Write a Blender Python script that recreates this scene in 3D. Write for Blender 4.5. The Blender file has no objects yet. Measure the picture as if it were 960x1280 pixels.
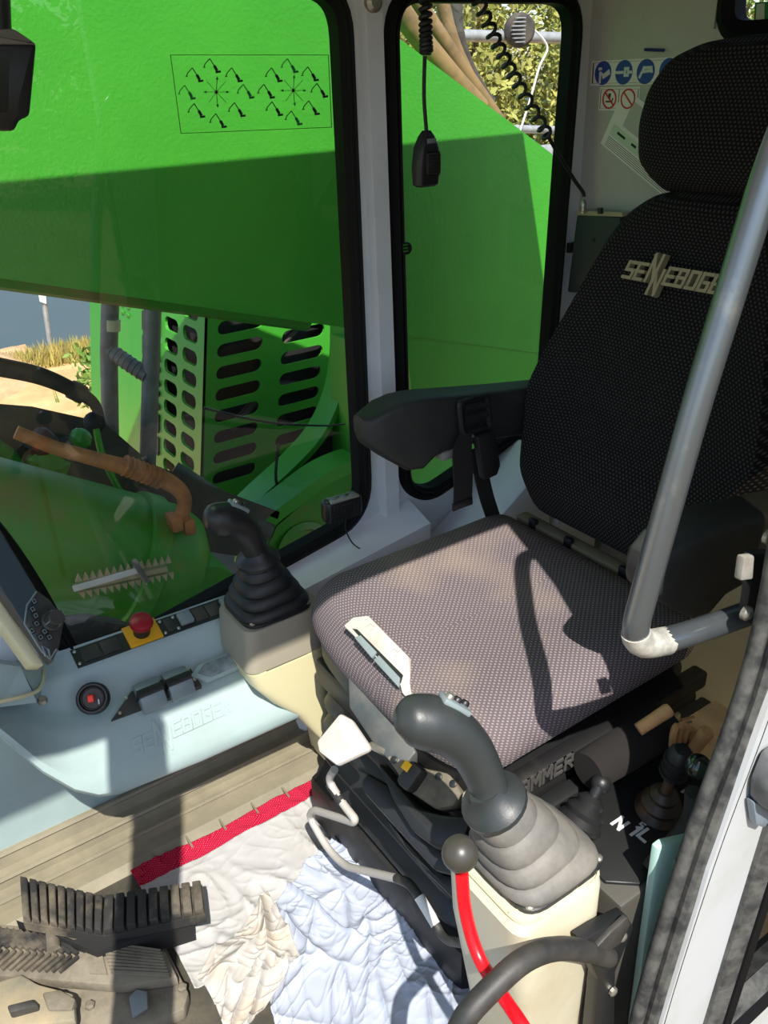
import bpy, bmesh, math, random
from mathutils import Vector, Matrix, noise
from mathutils.bvhtree import BVHTree
random.seed(7)
PI = math.pi
V = Vector
SC = bpy.context.scene
COL = SC.collection

# ------------------------------------------------------------------ camera
# world: +X away from the door to the far cab wall, +Y to the front of the machine, +Z up, floor of the cab z=0
EYE = V((0, 0, 1.40))
AX = V((-0.56505275, -0.82414708, -0.03869087))   # camera right
AY = V((0.36171654, -0.28960302, 0.88616660))     # camera up
AZ = V((-0.7415366, 0.48673574, 0.46174861))      # camera back
FOC = 1050.0                                       # focal length in pixels of the 960x1280 frame
cam = bpy.data.cameras.new('camera')
cam.sensor_fit = 'VERTICAL'; cam.sensor_height = 36; cam.sensor_width = 27
cam.lens = FOC / 1280 * 36
cam.clip_start = 0.02; cam.clip_end = 500
camo = bpy.data.objects.new('camera', cam); COL.objects.link(camo)
camo.matrix_world = Matrix(((AX.x, AY.x, AZ.x, EYE.x), (AX.y, AY.y, AZ.y, EYE.y), (AX.z, AY.z, AZ.z, EYE.z), (0, 0, 0, 1)))
SC.camera = camo
SC.render.resolution_x = 960; SC.render.resolution_y = 1280

# ------------------------------------------------------------------ light
SC.view_settings.view_transform = 'Standard'; SC.view_settings.look = 'None'
SC.view_settings.gamma = 1; SC.view_settings.exposure = 0.3
SC.view_settings.use_curve_mapping = False
SUN = V((-1, 0.38, 1.5)).normalized()             # towards the sun
w = bpy.data.worlds.new('sky'); SC.world = w; w.use_nodes = True
nt = w.node_tree; nt.nodes.clear()
sky = nt.nodes.new('ShaderNodeTexSky'); sky.sky_type = 'NISHITA'; sky.sun_disc = False
sky.sun_elevation = math.asin(SUN.z); sky.sun_rotation = math.atan2(SUN.x, SUN.y)
bg = nt.nodes.new('ShaderNodeBackground'); bg.inputs[1].default_value = 0.185
wo = nt.nodes.new('ShaderNodeOutputWorld')
nt.links.new(sky.outputs[0], bg.inputs[0]); nt.links.new(bg.outputs[0], wo.inputs[0])
sl = bpy.data.lights.new('sun', 'SUN'); sl.energy = 6.4; sl.angle = 0.009; sl.color = (1, .95, .87)
so = bpy.data.objects.new('sun', sl); COL.objects.link(so)
so.rotation_euler = SUN.to_track_quat('Z', 'Y').to_euler()

# ------------------------------------------------------------------ pixel rays of the measured frame -> points on world planes
def ray(px, py):
    return AX * (px - 480) + AY * (640 - py) - AZ * FOC
def ax(px, py, x):
    r = ray(px, py); return EYE + r * ((x - EYE.x) / r.x)
def ay(px, py, y):
    r = ray(px, py); return EYE + r * ((y - EYE.y) / r.y)
def az(px, py, z):
    r = ray(px, py); return EYE + r * ((z - EYE.z) / r.z)
def apl(px, py, o, n):
    r = ray(px, py); n = V(n); return EYE + r * ((V(o) - EYE).dot(n) / r.dot(n))

# ------------------------------------------------------------------ materials
def lin(c):
    return tuple((v / 255 / 12.92 if v / 255 <= .04045 else ((v / 255 + .055) / 1.055) ** 2.4) for v in c) + (1,)
def M(name, col, rough=.5, metal=0.0, col2=None, vs=8, lo=.4, hi=.65, bump=0, bs=60, spec=.5, sheen=0, coat=0):
    m = bpy.data.materials.new(name); m.use_nodes = True
    t = m.node_tree; b = t.nodes['Principled BSDF']
    b.inputs['Base Color'].default_value = lin(col); b.inputs['Roughness'].default_value = rough
    b.inputs['Metallic'].default_value = metal; b.inputs['Specular IOR Level'].default_value = spec
    b.inputs['Sheen Weight'].default_value = sheen; b.inputs['Coat Weight'].default_value = coat
    tc = t.nodes.new('ShaderNodeTexCoord')
    if col2:
        n = t.nodes.new('ShaderNodeTexNoise'); n.inputs['Scale'].default_value = vs; n.inputs['Detail'].default_value = 6
        n.inputs['Roughness'].default_value = .65
        r = t.nodes.new('ShaderNodeValToRGB'); r.color_ramp.elements[0].position = lo; r.color_ramp.elements[1].position = hi
        r.color_ramp.elements[0].color = lin(col); r.color_ramp.elements[1].color = lin(col2)
        t.links.new(tc.outputs['Object'], n.inputs['Vector']); t.links.new(n.outputs[0], r.inputs[0])
        t.links.new(r.outputs[0], b.inputs['Base Color'])
    if bump:
        n = t.nodes.new('ShaderNodeTexNoise'); n.inputs['Scale'].default_value = bs; n.inputs['Detail'].default_value = 4
        k = t.nodes.new('ShaderNodeBump'); k.inputs['Strength'].default_value = bump; k.inputs['Distance'].default_value = .01
        t.links.new(tc.outputs['Object'], n.inputs['Vector']); t.links.new(n.outputs[0], k.inputs['Height'])
        t.links.new(k.outputs[0], b.inputs['Normal'])
    return m
def fabric(name, base, dot, tilt=0.0, s=.0092, dust=None, sheen=.0):
    # woven cloth: staggered pale dots on a dark ground, laid out in the plane of the cushion
    m = M(name, base, .95, spec=.15, sheen=sheen); t = m.node_tree; b = t.nodes['Principled BSDF']
    L = t.links.new
    def math_(op, a, c=None, c2=None):
        n = t.nodes.new('ShaderNodeMath'); n.operation = op
        for i, v in enumerate((a, c, c2)):
            if v is None: continue
            if isinstance(v, (int, float)): n.inputs[i].default_value = v
            else: L(v, n.inputs[i])
        return n.outputs[0]
    tc = t.nodes.new('ShaderNodeTexCoord'); mp = t.nodes.new('ShaderNodeMapping')
    mp.inputs['Rotation'].default_value = (tilt, 0, 0)
    L(tc.outputs['Object'], mp.inputs[0])
    sp = t.nodes.new('ShaderNodeSeparateXYZ'); L(mp.outputs[0], sp.inputs[0])
    qx, qy = sp.outputs[0], sp.outputs[1]
    if not tilt:
        zz = math_('SUBTRACT', sp.outputs[2], .575)
        qx = math_('SUBTRACT', qx, math_('MULTIPLY', math_('SIGN', qx), zz)); qy = math_('SUBTRACT', qy, zz)
    x = math_('DIVIDE', qx, s); y = math_('DIVIDE', qy, s * .62)
    row = math_('FLOOR', y)
    xs = math_('ADD', x, math_('MULTIPLY', math_('MODULO', math_('ABSOLUTE', row), 2.0), .5))
    fx = math_('SUBTRACT', math_('FRACT', xs), .5); fy = math_('SUBTRACT', math_('FRACT', y), .5)
    d = math_('SQRT', math_('ADD', math_('MULTIPLY', fx, fx), math_('MULTIPLY', math_('MULTIPLY', fy, fy), .55)))
    mr = t.nodes.new('ShaderNodeMapRange'); mr.inputs[1].default_value = .15; mr.inputs[2].default_value = .27
    mr.inputs[3].default_value = 1; mr.inputs[4].default_value = 0; L(d, mr.inputs[0])
    mx = t.nodes.new('ShaderNodeMix'); mx.data_type = 'RGBA'
    mx.inputs[6].default_value = lin(base); mx.inputs[7].default_value = lin(dot); L(mr.outputs[0], mx.inputs[0])
    out = mx.outputs[2]
    if dust:
        n = t.nodes.new('ShaderNodeTexNoise'); n.inputs['Scale'].default_value = 4.2; n.inputs['Detail'].default_value = 2
        L(tc.outputs['Object'], n.inputs['Vector'])
        r2 = t.nodes.new('ShaderNodeMapRange'); r2.inputs[1].default_value = .52; r2.inputs[2].default_value = .78
        r2.inputs[3].default_value = 0; r2.inputs[4].default_value = .4; L(n.outputs[0], r2.inputs[0])
        m2 = t.nodes.new('ShaderNodeMix'); m2.data_type = 'RGBA'; L(out, m2.inputs[6]); m2.inputs[7].default_value = lin(dust)
        L(r2.outputs[0], m2.inputs[0]); out = m2.outputs[2]
    L(out, b.inputs['Base Color'])
    bp = t.nodes.new('ShaderNodeBump'); bp.inputs['Strength'].default_value = .35; bp.inputs['Distance'].default_value = .002
    L(mr.outputs[0], bp.inputs['Height']); L(bp.outputs[0], b.inputs['Normal'])
    return m
def dotted(name, base, dot, s=.012):
    return fabric(name, base, dot, 0, s)
def glass(name, tint=(255, 255, 255), refl=1.0):
    m = bpy.data.materials.new(name); m.use_nodes = True; t = m.node_tree; t.nodes.clear(); L = t.links.new
    o = t.nodes.new('ShaderNodeOutputMaterial'); mx = t.nodes.new('ShaderNodeMixShader')
    tr = t.nodes.new('ShaderNodeBsdfTransparent'); tr.inputs[0].default_value = lin(tint)
    gl = t.nodes.new('ShaderNodeBsdfGlossy'); gl.inputs['Roughness'].default_value = 0.0
    lw = t.nodes.new('ShaderNodeLayerWeight'); pw = t.nodes.new('ShaderNodeMath'); pw.operation = 'POWER'; pw.inputs[1].default_value = 5
    ma = t.nodes.new('ShaderNodeMath'); ma.operation = 'MULTIPLY_ADD'; ma.inputs[1].default_value = .7 * refl; ma.inputs[2].default_value = .048 * refl
    L(lw.outputs['Facing'], pw.inputs[0]); L(pw.outputs[0], ma.inputs[0]); L(ma.outputs[0], mx.inputs[0])
    L(tr.outputs[0], mx.inputs[1]); L(gl.outputs[0], mx.inputs[2]); L(mx.outputs[0], o.inputs[0])
    return m

m_cab = M('cab_paint_grey_white', (228, 232, 235), .45, col2=(212, 216, 218), vs=3)
m_cabin = M('cab_lining_grey', (186, 187, 180), .55, col2=(172, 173, 166), vs=3)
m_ext = M('cab_paint_white', (186, 189, 190), .35, col2=(172, 172, 166), vs=5, lo=.5, hi=.8)
m_console = M('console_pale_blue_plastic', (156, 174, 173), .42, col2=(144, 161, 158), vs=4, bump=.03, bs=300)
m_beige = M('pod_beige_plastic', (196, 190, 166), .45, col2=(178, 166, 136), vs=5, lo=.5, hi=.8)
m_taupe = M('pod_taupe_plastic', (150, 143, 126), .4)
m_cream = M('cream_plastic', (206, 198, 158), .45)
m_black = M('black_plastic', (30, 31, 32), .42, bump=.05, bs=400)
m_blackd = M('black_plastic_dusty', (42, 42, 41), .55, col2=(78, 73, 66), vs=9, lo=.45, hi=.8, bump=.05, bs=400)
m_rub = M('black_rubber', (26, 27, 28), .5, col2=(44, 43, 41), vs=14, lo=.5, hi=.8)
m_rubd = M('grey_dusty_rubber', (122, 117, 108), .62, col2=(92, 90, 86), vs=10, lo=.35, hi=.6, bump=.05, bs=200)
m_gripd = M('grip_dark_grey_dusty', (46, 50, 50), .42, col2=(74, 72, 66), vs=12, lo=.5, hi=.85, bump=.04, bs=400)
m_gask = M('window_gasket_rubber', (9, 10, 11), .7, spec=.2)
m_seal = M('door_seal_rubber', (84, 84, 80), .7, col2=(44, 45, 45), vs=30, lo=.4, hi=.6)
m_arm = M('armrest_black_foam', (38, 41, 41), .55, bump=.06, bs=300, col2=(52, 54, 53), vs=8)
m_fab = fabric('seat_cloth_cushion', (92, 84, 87), (146, 135, 137), 0, .0086, dust=(172, 152, 128))
TILT = math.radians(17)
m_fabb = fabric('seat_cloth_back', (24, 23, 25), (70, 68, 67), -(PI / 2 - TILT), .0080)
m_white = M('white_lettering', (205, 208, 208), .6)
m_logo = M('logo_print_tan', (158, 148, 120), .7)
m_lever = M('light_grey_plastic', (190, 183, 174), .5, col2=(170, 156, 140), vs=12, lo=.5, hi=.75)
m_rod = M('grey_coated_rod', (168, 163, 157), .5)
m_red = M('red_paint', (222, 16, 28), .3)
m_stop = M('stop_button_red', (150, 16, 36), .35)
m_yel = M('yellow_plate', (222, 160, 20), .5)
m_handle = M('worn_steel_tube', (112, 118, 122), .28, .75, col2=(138, 140, 136), vs=22, lo=.55, hi=.75)
m_pale = M('worn_bare_tube', (196, 192, 180), .5, .2, col2=(150, 148, 140), vs=40)
m_steel = M('zinc_steel', (176, 172, 160), .35, .8)
m_dusty = M('dusty_floor', (128, 116, 96), .85, col2=(92, 86, 74), vs=10, bump=.15, bs=60)
m_mat = M('rubber_floor_mat', (112, 106, 88), .6, col2=(138, 130, 108), vs=7, lo=.4, hi=.75, bump=.05, bs=90)
m_pedal = M('pedal_rubber', (40, 39, 37), .7, col2=(118, 108, 90), vs=9, lo=.48, hi=.72, bump=.1, bs=120)
m_pedalm = M('pedal_cast_dusty', (122, 114, 98), .75, col2=(84, 78, 66), vs=12, bump=.15, bs=80)
m_beigef = M('beige_floor_lining', (206, 188, 146), .7, col2=(180, 160, 120), vs=9, lo=.5, hi=.8)
m_cloth = M('white_cotton', (168, 167, 166), .95, spec=.1, col2=(158, 154, 148), vs=5, lo=.5, hi=.8)
m_sheet = M('bluish_white_cotton', (160, 167, 182), .95, spec=.1)
m_rag = M('stained_cotton', (172, 168, 162), .95, spec=.1, col2=(176, 160, 140), vs=12, lo=.5, hi=.72)
m_border = dotted('red_dotted_border', (160, 6, 40), (190, 80, 110), .0055)
m_green = M('machine_green_paint', (62, 152, 44), .38, col2=(58, 146, 42), vs=5, bump=.12, bs=130)
m_green2 = M('machine_green_smooth', (62, 150, 44), .35)
m_greend = M('machine_green_brown_reflection', (60, 138, 36), .5, col2=(128, 112, 62), vs=3.5, lo=.5, hi=.75)  # brown patches put a brownish reflection into the green
m_grate = M('serrated_steel', (176, 166, 130), .6, .1)
m_dark = M('dark_machine_interior', (26, 26, 26), .7)
m_deck = M('dark_deck_plate', (62, 64, 58), .6, col2=(98, 92, 74), vs=3)
m_hoseb = M('brown_dusty_hose', (176, 116, 62), .7, col2=(128, 88, 52), vs=16)
m_hosed = M('black_dusty_hose', (78, 70, 60), .7, col2=(48, 46, 42), vs=14)
m_galv = M('galvanised_pipe', (176, 178, 176), .45, .4, col2=(150, 152, 150), vs=12)
m_post = M('grey_painted_post', (126, 130, 126), .5, .2, col2=(98, 98, 92), vs=9)
m_sand = M('sandy_ground', (206, 172, 124), .95, spec=.1, col2=(176, 142, 98), vs=1.2, bump=.4, bs=9)
m_yard = M('trodden_yard_dirt', (112, 98, 74), .95, spec=.1, col2=(88, 76, 58), vs=.8, bump=.4, bs=6)
m_water = M('lake_water', (66, 82, 86), .55, spec=.25, bump=.1, bs=3)
m_paper = M('paper_white', (226, 226, 220), .7)
m_blue = M('sign_blue', (36, 62, 150), .5)
m_sred = M('sign_red', (200, 30, 44), .5)
m_ink = M('ink_black', (20, 22, 22), .6)
m_inkg = M('ink_green', (20, 110, 60), .6)
m_pgreen = M('pale_green_print', (196, 214, 190), .7)
m_sgreen = M('sign_green', (20, 120, 60), .5)
m_teal = M('pale_teal_plastic', (170, 206, 196), .4)
m_wood = M('tool_wood', (216, 168, 116), .6, col2=(190, 136, 88), vs=18)
m_screen = M('monitor_screen', (64, 76, 84), .08, spec=.8)
m_bark = M('bark', (110, 92, 66), .9)
m_leafa = M('leaf_olive', (128, 136, 58), .7, col2=(166, 160, 84), vs=1.4)
m_leafb = M('leaf_green', (84, 124, 44), .7, col2=(140, 152, 66), vs=2)
m_grass = M('dry_grass', (176, 156, 84), .9, col2=(120, 132, 60), vs=1.5)
m_copper = M('copper_leaf', (205, 150, 110), .4)
m_bottle = M('dark_green_knob', (14, 34, 26), .12, spec=.8)
m_glass = glass('window_glass')
m_glassr = glass('rear_side_glass', (120, 112, 92), 1.4)
m_yprint = M('button_yellow', (236, 176, 10), .4)
m_pad = M('satin_grey_keys', (120, 132, 134), .35)
m_taupef = M('seat_frame_black', (24, 24, 25), .5, col2=(60, 56, 50), vs=8, lo=.55, hi=.8)
m_paleframe = M('pale_lit_dusty_frame', (150, 146, 136), .6, col2=(110, 104, 94), vs=14)
m_stone = M('gravel', (190, 160, 120), .95, col2=(160, 130, 92), vs=4, bump=.6, bs=14)

# ------------------------------------------------------------------ mesh helpers
ORG = {}
def link_mesh(name, bm, mat, parent=None, smooth=True):
    o0 = ORG[parent.name] if parent else V((0, 0, 0))
    bmesh.ops.recalc_face_normals(bm, faces=bm.faces[:])
    if parent is None:
        xs = [v.co for v in bm.verts]
        mn = V([min(c[i] for c in xs) for i in range(3)]); mxx = V([max(c[i] for c in xs) for i in range(3)])
        o0 = V(((mn.x + mxx.x) / 2, (mn.y + mxx.y) / 2, mn.z))
    for v in bm.verts: v.co -= o0
    me = bpy.data.meshes.new(name); bm.to_mesh(me); bm.free()
    if smooth:
        for p in me.polygons: p.use_smooth = True
        try: me.set_sharp_from_angle(angle=math.radians(38))
        except Exception: pass
    me.materials.append(mat)
    o = bpy.data.objects.new(name, me); COL.objects.link(o)
    if parent: o.parent = parent
    else: o.location = o0
    ORG[o.name] = o0
    return o
obj = link_mesh
def thing(name, label, cat, loc, group=None):
    o = bpy.data.objects.new(name, None); COL.objects.link(o); o.location = loc; o.empty_display_size = .05
    o['label'] = label; o['category'] = cat
    if group: o['group'] = group
    ORG[o.name] = V(loc)
    return o
def tag(o, label, cat, group=None):
    o['label'] = label; o['category'] = cat
    if group: o['group'] = group
    return o
def struct(o):
    o['kind'] = 'structure'; return o
def B(): return bmesh.new()
def frame(d, up=V((0, 0, 1))):
    d = d.normalized()
    if abs(d.dot(up)) > .97: up = V((1, 0, 0))
    a = up.cross(d).normalized(); b = d.cross(a)
    return a, b, d
def box(bm, c, s, bev=0, rot=None, seg=2):
    r = bmesh.ops.create_cube(bm, size=1)
    vs = r['verts']
    mt = Matrix.Translation(V(c)) @ (rot.to_4x4() if rot else Matrix.Identity(4)) @ Matrix.Diagonal((s[0], s[1], s[2], 1))
    bmesh.ops.transform(bm, matrix=mt, verts=vs)
    if bev:
        es = list({e for v in vs for e in v.link_edges})
        bmesh.ops.bevel(bm, geom=es, offset=bev, segments=seg, profile=.5, affect='EDGES')
    return bm
def basis(a, b, c):
    return Matrix(((a.x, b.x, c.x), (a.y, b.y, c.y), (a.z, b.z, c.z)))
def loft(bm, secs, cap=True, closed=True):
    rows = [[bm.verts.new(p) for p in s] for s in secs]
    n = len(rows[0])
    for i in range(len(rows) - 1):
        for j in range(n if closed else n - 1):
            k = (j + 1) % n
            try: bm.faces.new((rows[i][j], rows[i][k], rows[i + 1][k], rows[i + 1][j]))
            except ValueError: pass
    if cap and closed:
        for r in (rows[0][::-1], rows[-1]):
            try: bm.faces.new(r)
            except ValueError: pass
    return bm
def spline(pts, sub=6):
    pts = [V(p) for p in pts]; out = []
    n = len(pts)
    for i in range(n - 1):
        p0 = pts[max(i - 1, 0)]; p1 = pts[i]; p2 = pts[i + 1]; p3 = pts[min(i + 2, n - 1)]
        for k in range(sub):
            t = k / sub; t2 = t * t; t3 = t2 * t
            out.append(.5 * ((2 * p1) + (p2 - p0) * t + (2 * p0 - 5 * p1 + 4 * p2 - p3) * t2 + (3 * p1 - p0 - 3 * p2 + p3) * t3))
    out.append(pts[-1]); return out
def fillet(pts, r, sub=6):
    pts = [V(p) for p in pts]; out = [pts[0]]
    for i in range(1, len(pts) - 1):
        a = pts[i - 1] - pts[i]; b = pts[i + 1] - pts[i]
        k = min(r, a.length * .45, b.length * .45)
        p = pts[i] + a.normalized() * k; q = pts[i] + b.normalized() * k
        for j in range(sub + 1):
            t = j / sub
            out.append(p * (1 - t) ** 2 + pts[i] * 2 * t * (1 - t) + q * t * t)
    out.append(pts[-1]); return out
def tube(bm, pts, r, seg=12, sx=1.0, up=V((0, 0, 1))):
    pts = [V(p) for p in pts]; n = len(pts)
    rr = r if isinstance(r, (list, tuple)) else [r] * n
    if len(rr) != n:
        rr = [rr[min(int(i / (n - 1) * (len(rr) - 1)), len(rr) - 2)] * (1 - (i / (n - 1) * (len(rr) - 1) - min(int(i / (n - 1) * (len(rr) - 1)), len(rr) - 2))) +
              rr[min(int(i / (n - 1) * (len(rr) - 1)), len(rr) - 2) + 1] * (i / (n - 1) * (len(rr) - 1) - min(int(i / (n - 1) * (len(rr) - 1)), len(rr) - 2)) for i in range(n)]
    secs = []; a = None
    for i in range(n):
        d = (pts[min(i + 1, n - 1)] - pts[max(i - 1, 0)])
        if d.length < 1e-9: d = V((0, 0, 1))
        d.normalize()
        if a is None: a, b, _ = frame(d, up)
        else:
            a = (a - d * a.dot(d)).normalized()
        b = d.cross(a)
        secs.append([pts[i] + (a * math.cos(2 * PI * k / seg) * sx + b * math.sin(2 * PI * k / seg)) * rr[i] for k in range(seg)])
    return loft(bm, secs)
def lathe(bm, prof, o, d, seg=24):
    a, b, d = frame(V(d)); o = V(o)
    return loft(bm, [[o + d * z + (a * math.cos(2 * PI * k / seg) + b * math.sin(2 * PI * k / seg)) * max(r, 1e-5) for k in range(seg)] for r, z in prof])
def prism(bm, poly, vec, bev=0):
    vec = V(vec); poly = [V(p) for p in poly]
    lo = [bm.verts.new(p) for p in poly]; hi = [bm.verts.new(p + vec) for p in poly]
    n = len(lo); fs = [bm.faces.new(lo[::-1]), bm.faces.new(hi)]
    for i in range(n):
        fs.append(bm.faces.new((lo[i], lo[(i + 1) % n], hi[(i + 1) % n], hi[i])))
    if bev:
        bmesh.ops.recalc_face_normals(bm, faces=fs)
        es = list({e for f in fs for e in f.edges})
        bmesh.ops.bevel(bm, geom=es, offset=bev, segments=2, profile=.5, affect='EDGES')
    return bm
def ball(bm, c, r, seg=20, sc=(1, 1, 1)):
    q = bmesh.ops.create_uvsphere(bm, u_segments=seg, v_segments=seg // 2 + 2, radius=r)
    bmesh.ops.transform(bm, matrix=Matrix.Translation(V(c)) @ Matrix.Diagonal((*sc, 1)), verts=q['verts'])
    return bm
def round_poly(pts, r, seg=6):
    # 2D polygon with rounded corners; r number or list
    pts = [V((p[0], p[1], 0)) for p in pts]; n = len(pts); out = []
    for i in range(n):
        ri = r[i] if isinstance(r, (list, tuple)) else r
        a = pts[i - 1] - pts[i]; b = pts[(i + 1) % n] - pts[i]
        k = min(ri, a.length * .48, b.length * .48)
        if k < 1e-6: out.append((pts[i].x, pts[i].y)); continue
        p = pts[i] + a.normalized() * k; q = pts[i] + b.normalized() * k
        for j in range(seg + 1):
            t = j / seg; c = p * (1 - t) ** 2 + pts[i] * 2 * t * (1 - t) + q * t * t
            out.append((c.x, c.y))
    return out
def offset_poly(pts, d):
    # grow (d>0) a counter-clockwise outline
    n = len(pts); out = []
    area = sum(pts[i][0] * pts[(i + 1) % n][1] - pts[(i + 1) % n][0] * pts[i][1] for i in range(n))
    sg = 1 if area > 0 else -1
    for i in range(n):
        a = V((pts[i][0] - pts[i - 1][0], pts[i][1] - pts[i - 1][1], 0)); b = V((pts[(i + 1) % n][0] - pts[i][0], pts[(i + 1) % n][1] - pts[i][1], 0))
        if a.length < 1e-9: a = b
        if b.length < 1e-9: b = a
        t = (a.normalized() + b.normalized())
        t = t.normalized() if t.length > 1e-6 else a.normalized()
        nn = V((t.y, -t.x, 0)) * sg
        out.append((pts[i][0] + nn.x * d, pts[i][1] + nn.y * d))
    return out
def plate(bm, outer, holes, mp, depth):
    # flat sheet with holes; mp maps (u,v)->Vector; depth = extrusion vector
    es = []
    for lp in [outer] + holes:
        vs = [bm.verts.new(mp(*p)) for p in lp]
        es += [bm.edges.new((vs[i], vs[(i + 1) % len(vs)])) for i in range(len(vs))]
    r = bmesh.ops.triangle_fill(bm, edges=es, use_beauty=True, use_dissolve=False)
    fs = [g for g in r['geom'] if isinstance(g, bmesh.types.BMFace)]
    e = bmesh.ops.extrude_face_region(bm, geom=fs)
    vs = [g for g in e['geom'] if isinstance(g, bmesh.types.BMVert)]
    bmesh.ops.translate(bm, vec=V(depth), verts=vs)
    return bm
def ring_band(bm, inner, outer, mp, d0, d1, nrm):
    # closed moulding between two outlines of equal count, raised from d0 to d1 along nrm
    nrm = V(nrm); n = len(inner)
    mid = [((inner[i][0] + outer[i][0]) / 2, (inner[i][1] + outer[i][1]) / 2) for i in range(n)]
    secs = []
    for lp, d in ((outer, d0), (outer, d0 * .3 + d1 * .7), (mid, d1), (inner, d0 * .3 + d1 * .7), (inner, d0)):
        secs.append([mp(*p) + nrm * d for p in lp])
    secs.append(secs[0])
    return loft(bm, secs, cap=False)
def cushion(bm, outline, mp, nrm, rings):
    # rings: (inset, height); mp maps 2D->Vector, closed at both ends
    nrm = V(nrm); secs = []
    cx = sum(p[0] for p in outline) / len(outline); cy = sum(p[1] for p in outline) / len(outline)
    for ins, h in rings:
        q = offset_poly(outline, -ins) if ins < .03 else [(cx + (p[0] - cx) * (1 - ins), cy + (p[1] - cy) * (1 - ins)) for p in outline]
        secs.append([mp(*p) + nrm * (h(*p) if callable(h) else h) for p in q])
    return loft(bm, secs)
GL = {'S': [[(3, 5), (0, 5), (0, 2.5), (3, 2.5), (3, 0), (0, 0)]], 'E': [[(3, 5), (0, 5), (0, 0), (3, 0)], [(0, 2.5), (2.7, 2.5)]],
      'N': [[(0, 0), (0, 5), (3, 0), (3, 5)]], 'B': [[(0, 0), (0, 5), (2.8, 5), (2.8, 2.6), (0, 2.6)], [(2.8, 2.6), (3, 2.6), (3, 0), (0, 0)]],
      'O': [[(0, 0), (0, 5), (3, 5), (3, 0), (0, 0)]], 'G': [[(3, 5), (0, 5), (0, 0), (3, 0), (3, 2.4), (1.6, 2.4)]],
      'R': [[(0, 0), (0, 5), (3, 5), (3, 2.4), (0, 2.4)], [(1.4, 2.4), (3, 0)]], 'A': [[(0, 0), (0, 5), (3, 5), (3, 0)], [(0, 2.3), (3, 2.3)]],
      'M': [[(0, 0), (0, 5), (1.7, 2), (3.4, 5), (3.4, 0)]], 'P': [[(0, 0), (0, 5), (3, 5), (3, 2.4), (0, 2.4)]], 'L': [[(0, 5), (0, 0), (3, 0)]],
      'I': [[(0, 0), (0, 5)]], 'T': [[(0, 5), (3, 5)], [(1.5, 5), (1.5, 0)]], 'U': [[(0, 5), (0, 0), (3, 0), (3, 5)]], '1': [[(.6, 4), (1.5, 5), (1.5, 0)]],
      '2': [[(0, 5), (3, 5), (3, 2.5), (0, 2.5), (0, 0), (3, 0)]], 'D': [[(0, 0), (0, 5), (2.6, 5), (3, 4), (3, 1), (2.6, 0), (0, 0)]]}
def strokes(bm, paths, th, mp, nrm, h):
    # each stroke a slim raised bar
    q_ = 0
    for p in paths:
        for i in range(len(p) - 1):
            q_ += 1
            a = V((p[i][0], p[i][1], 0)); b = V((p[i + 1][0], p[i + 1][1], 0)); d = (b - a)
            if d.length < 1e-6: continue
            d.normalize(); n = V((-d.y, d.x, 0)) * th / 2; a2 = a - d * th / 2; b2 = b + d * th / 2
            prism(bm, [mp(q.x, q.y) for q in (a2 - n, b2 - n, b2 + n, a2 + n)], V(nrm) * h * (1 + .06 * q_))
    return bm
def word(bm, text, o, u, v, size, nrm, h=.0006, th=.85, shear=.18, gap=1.5, wide=1.0):
    o = V(o); u = V(u); v = V(v); x = 0; s = size / 5
    for ch in text:
        if ch == ' ': x += 3; continue
        strokes(bm, GL[ch], th, lambda a, b, x=x: o + u * ((a * wide + x + shear * b) * s) + v * (b * s), nrm, h)
        x += (3 if ch not in 'MI' else (3.4 if ch == 'M' else .3)) * wide + gap
    return bm
def logo(bm, o, u, v, size, nrm, h=.0006):
    # the maker's lettering: two tall N stepping down through the middle of the word
    o = V(o); u = V(u); v = V(v); s = size / 5; sh = .2
    def put(ch, x, y, sx=1, sy=1, th=1.05):
        strokes(bm, GL[ch], th, lambda a, b: o + u * ((a * sx + x + sh * (b * sy + y)) * s) + v * ((b * sy + y) * s), nrm, h)
    put('S', 0, 0); put('E', 4.3, 0); put('N', 8.9, 0.3, 1.0, 1.55); put('N', 11.6, -3.6, 1.0, 1.45)
    put('E', 16.2, 0); put('B', 20.5, 0); put('O', 24.8, 0); put('G', 29.1, 0); put('E', 33.4, 0); put('N', 37.7, 0)
    return bm

# ================================================================== SETTING
W = 1.42                                           # inner face of the far wall
yz = lambda x: (lambda y, z: V((x, y, z)))
hole1 = round_poly([(.34, 1.545), (-.905, 1.545), (-.893, .512), (-.212, .385), (-.150, .72), (.10, 1.20)][::1], [.1, .085, .10, .06, .2, .2], 8)
hole2 = round_poly([(-.983, 1.535), (-1.470, 1.535), (-1.440, .62), (-1.06, .505), (-.983, .56)], [.085, .085, .09, .05, .06], 8)
wl = struct(obj('wall_right', plate(B(), [(.7, 1.75), (.7, -.1), (-1.56, -.1), (-1.56, 1.75)], [offset_poly(hole1, .004), offset_poly(hole2, .004)], yz(W), (.05, 0, 0)), m_cab, smooth=False))
for nm, hole, gw in (('window_1', hole1, .024), ('window_2', hole2, .022)):
    inn = offset_poly(hole, -gw)
    g = struct(obj(nm, ring_band(B(), inn, offset_poly(hole, .008), yz(W), -.03, .016, (-1, 0, 0)), m_gask))
    bm = B(); ln = offset_poly(hole, -gw * .45); ring_band(bm, offset_poly(hole, -gw * .7), ln, yz(W), .012, .02, (-1, 0, 0))
    obj('gasket_lip', bm, m_gask, g)
    bm = B(); vs = [bm.verts.new(V((W + .012, *p))) for p in offset_poly(inn, .006)]; bm.faces.new(vs)
    obj('pane', bm, m_glass, g)
# pressed channel on the post between the two windows
bm = B(); prism(bm, [(W + .001, -.921, .46), (W - .020, -.927, .46), (W - .020, -.962, .46), (W + .001, -.968, .46)], (0, 0, 1.22)); struct(obj('trim_1', bm, m_cab, smooth=False))
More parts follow.
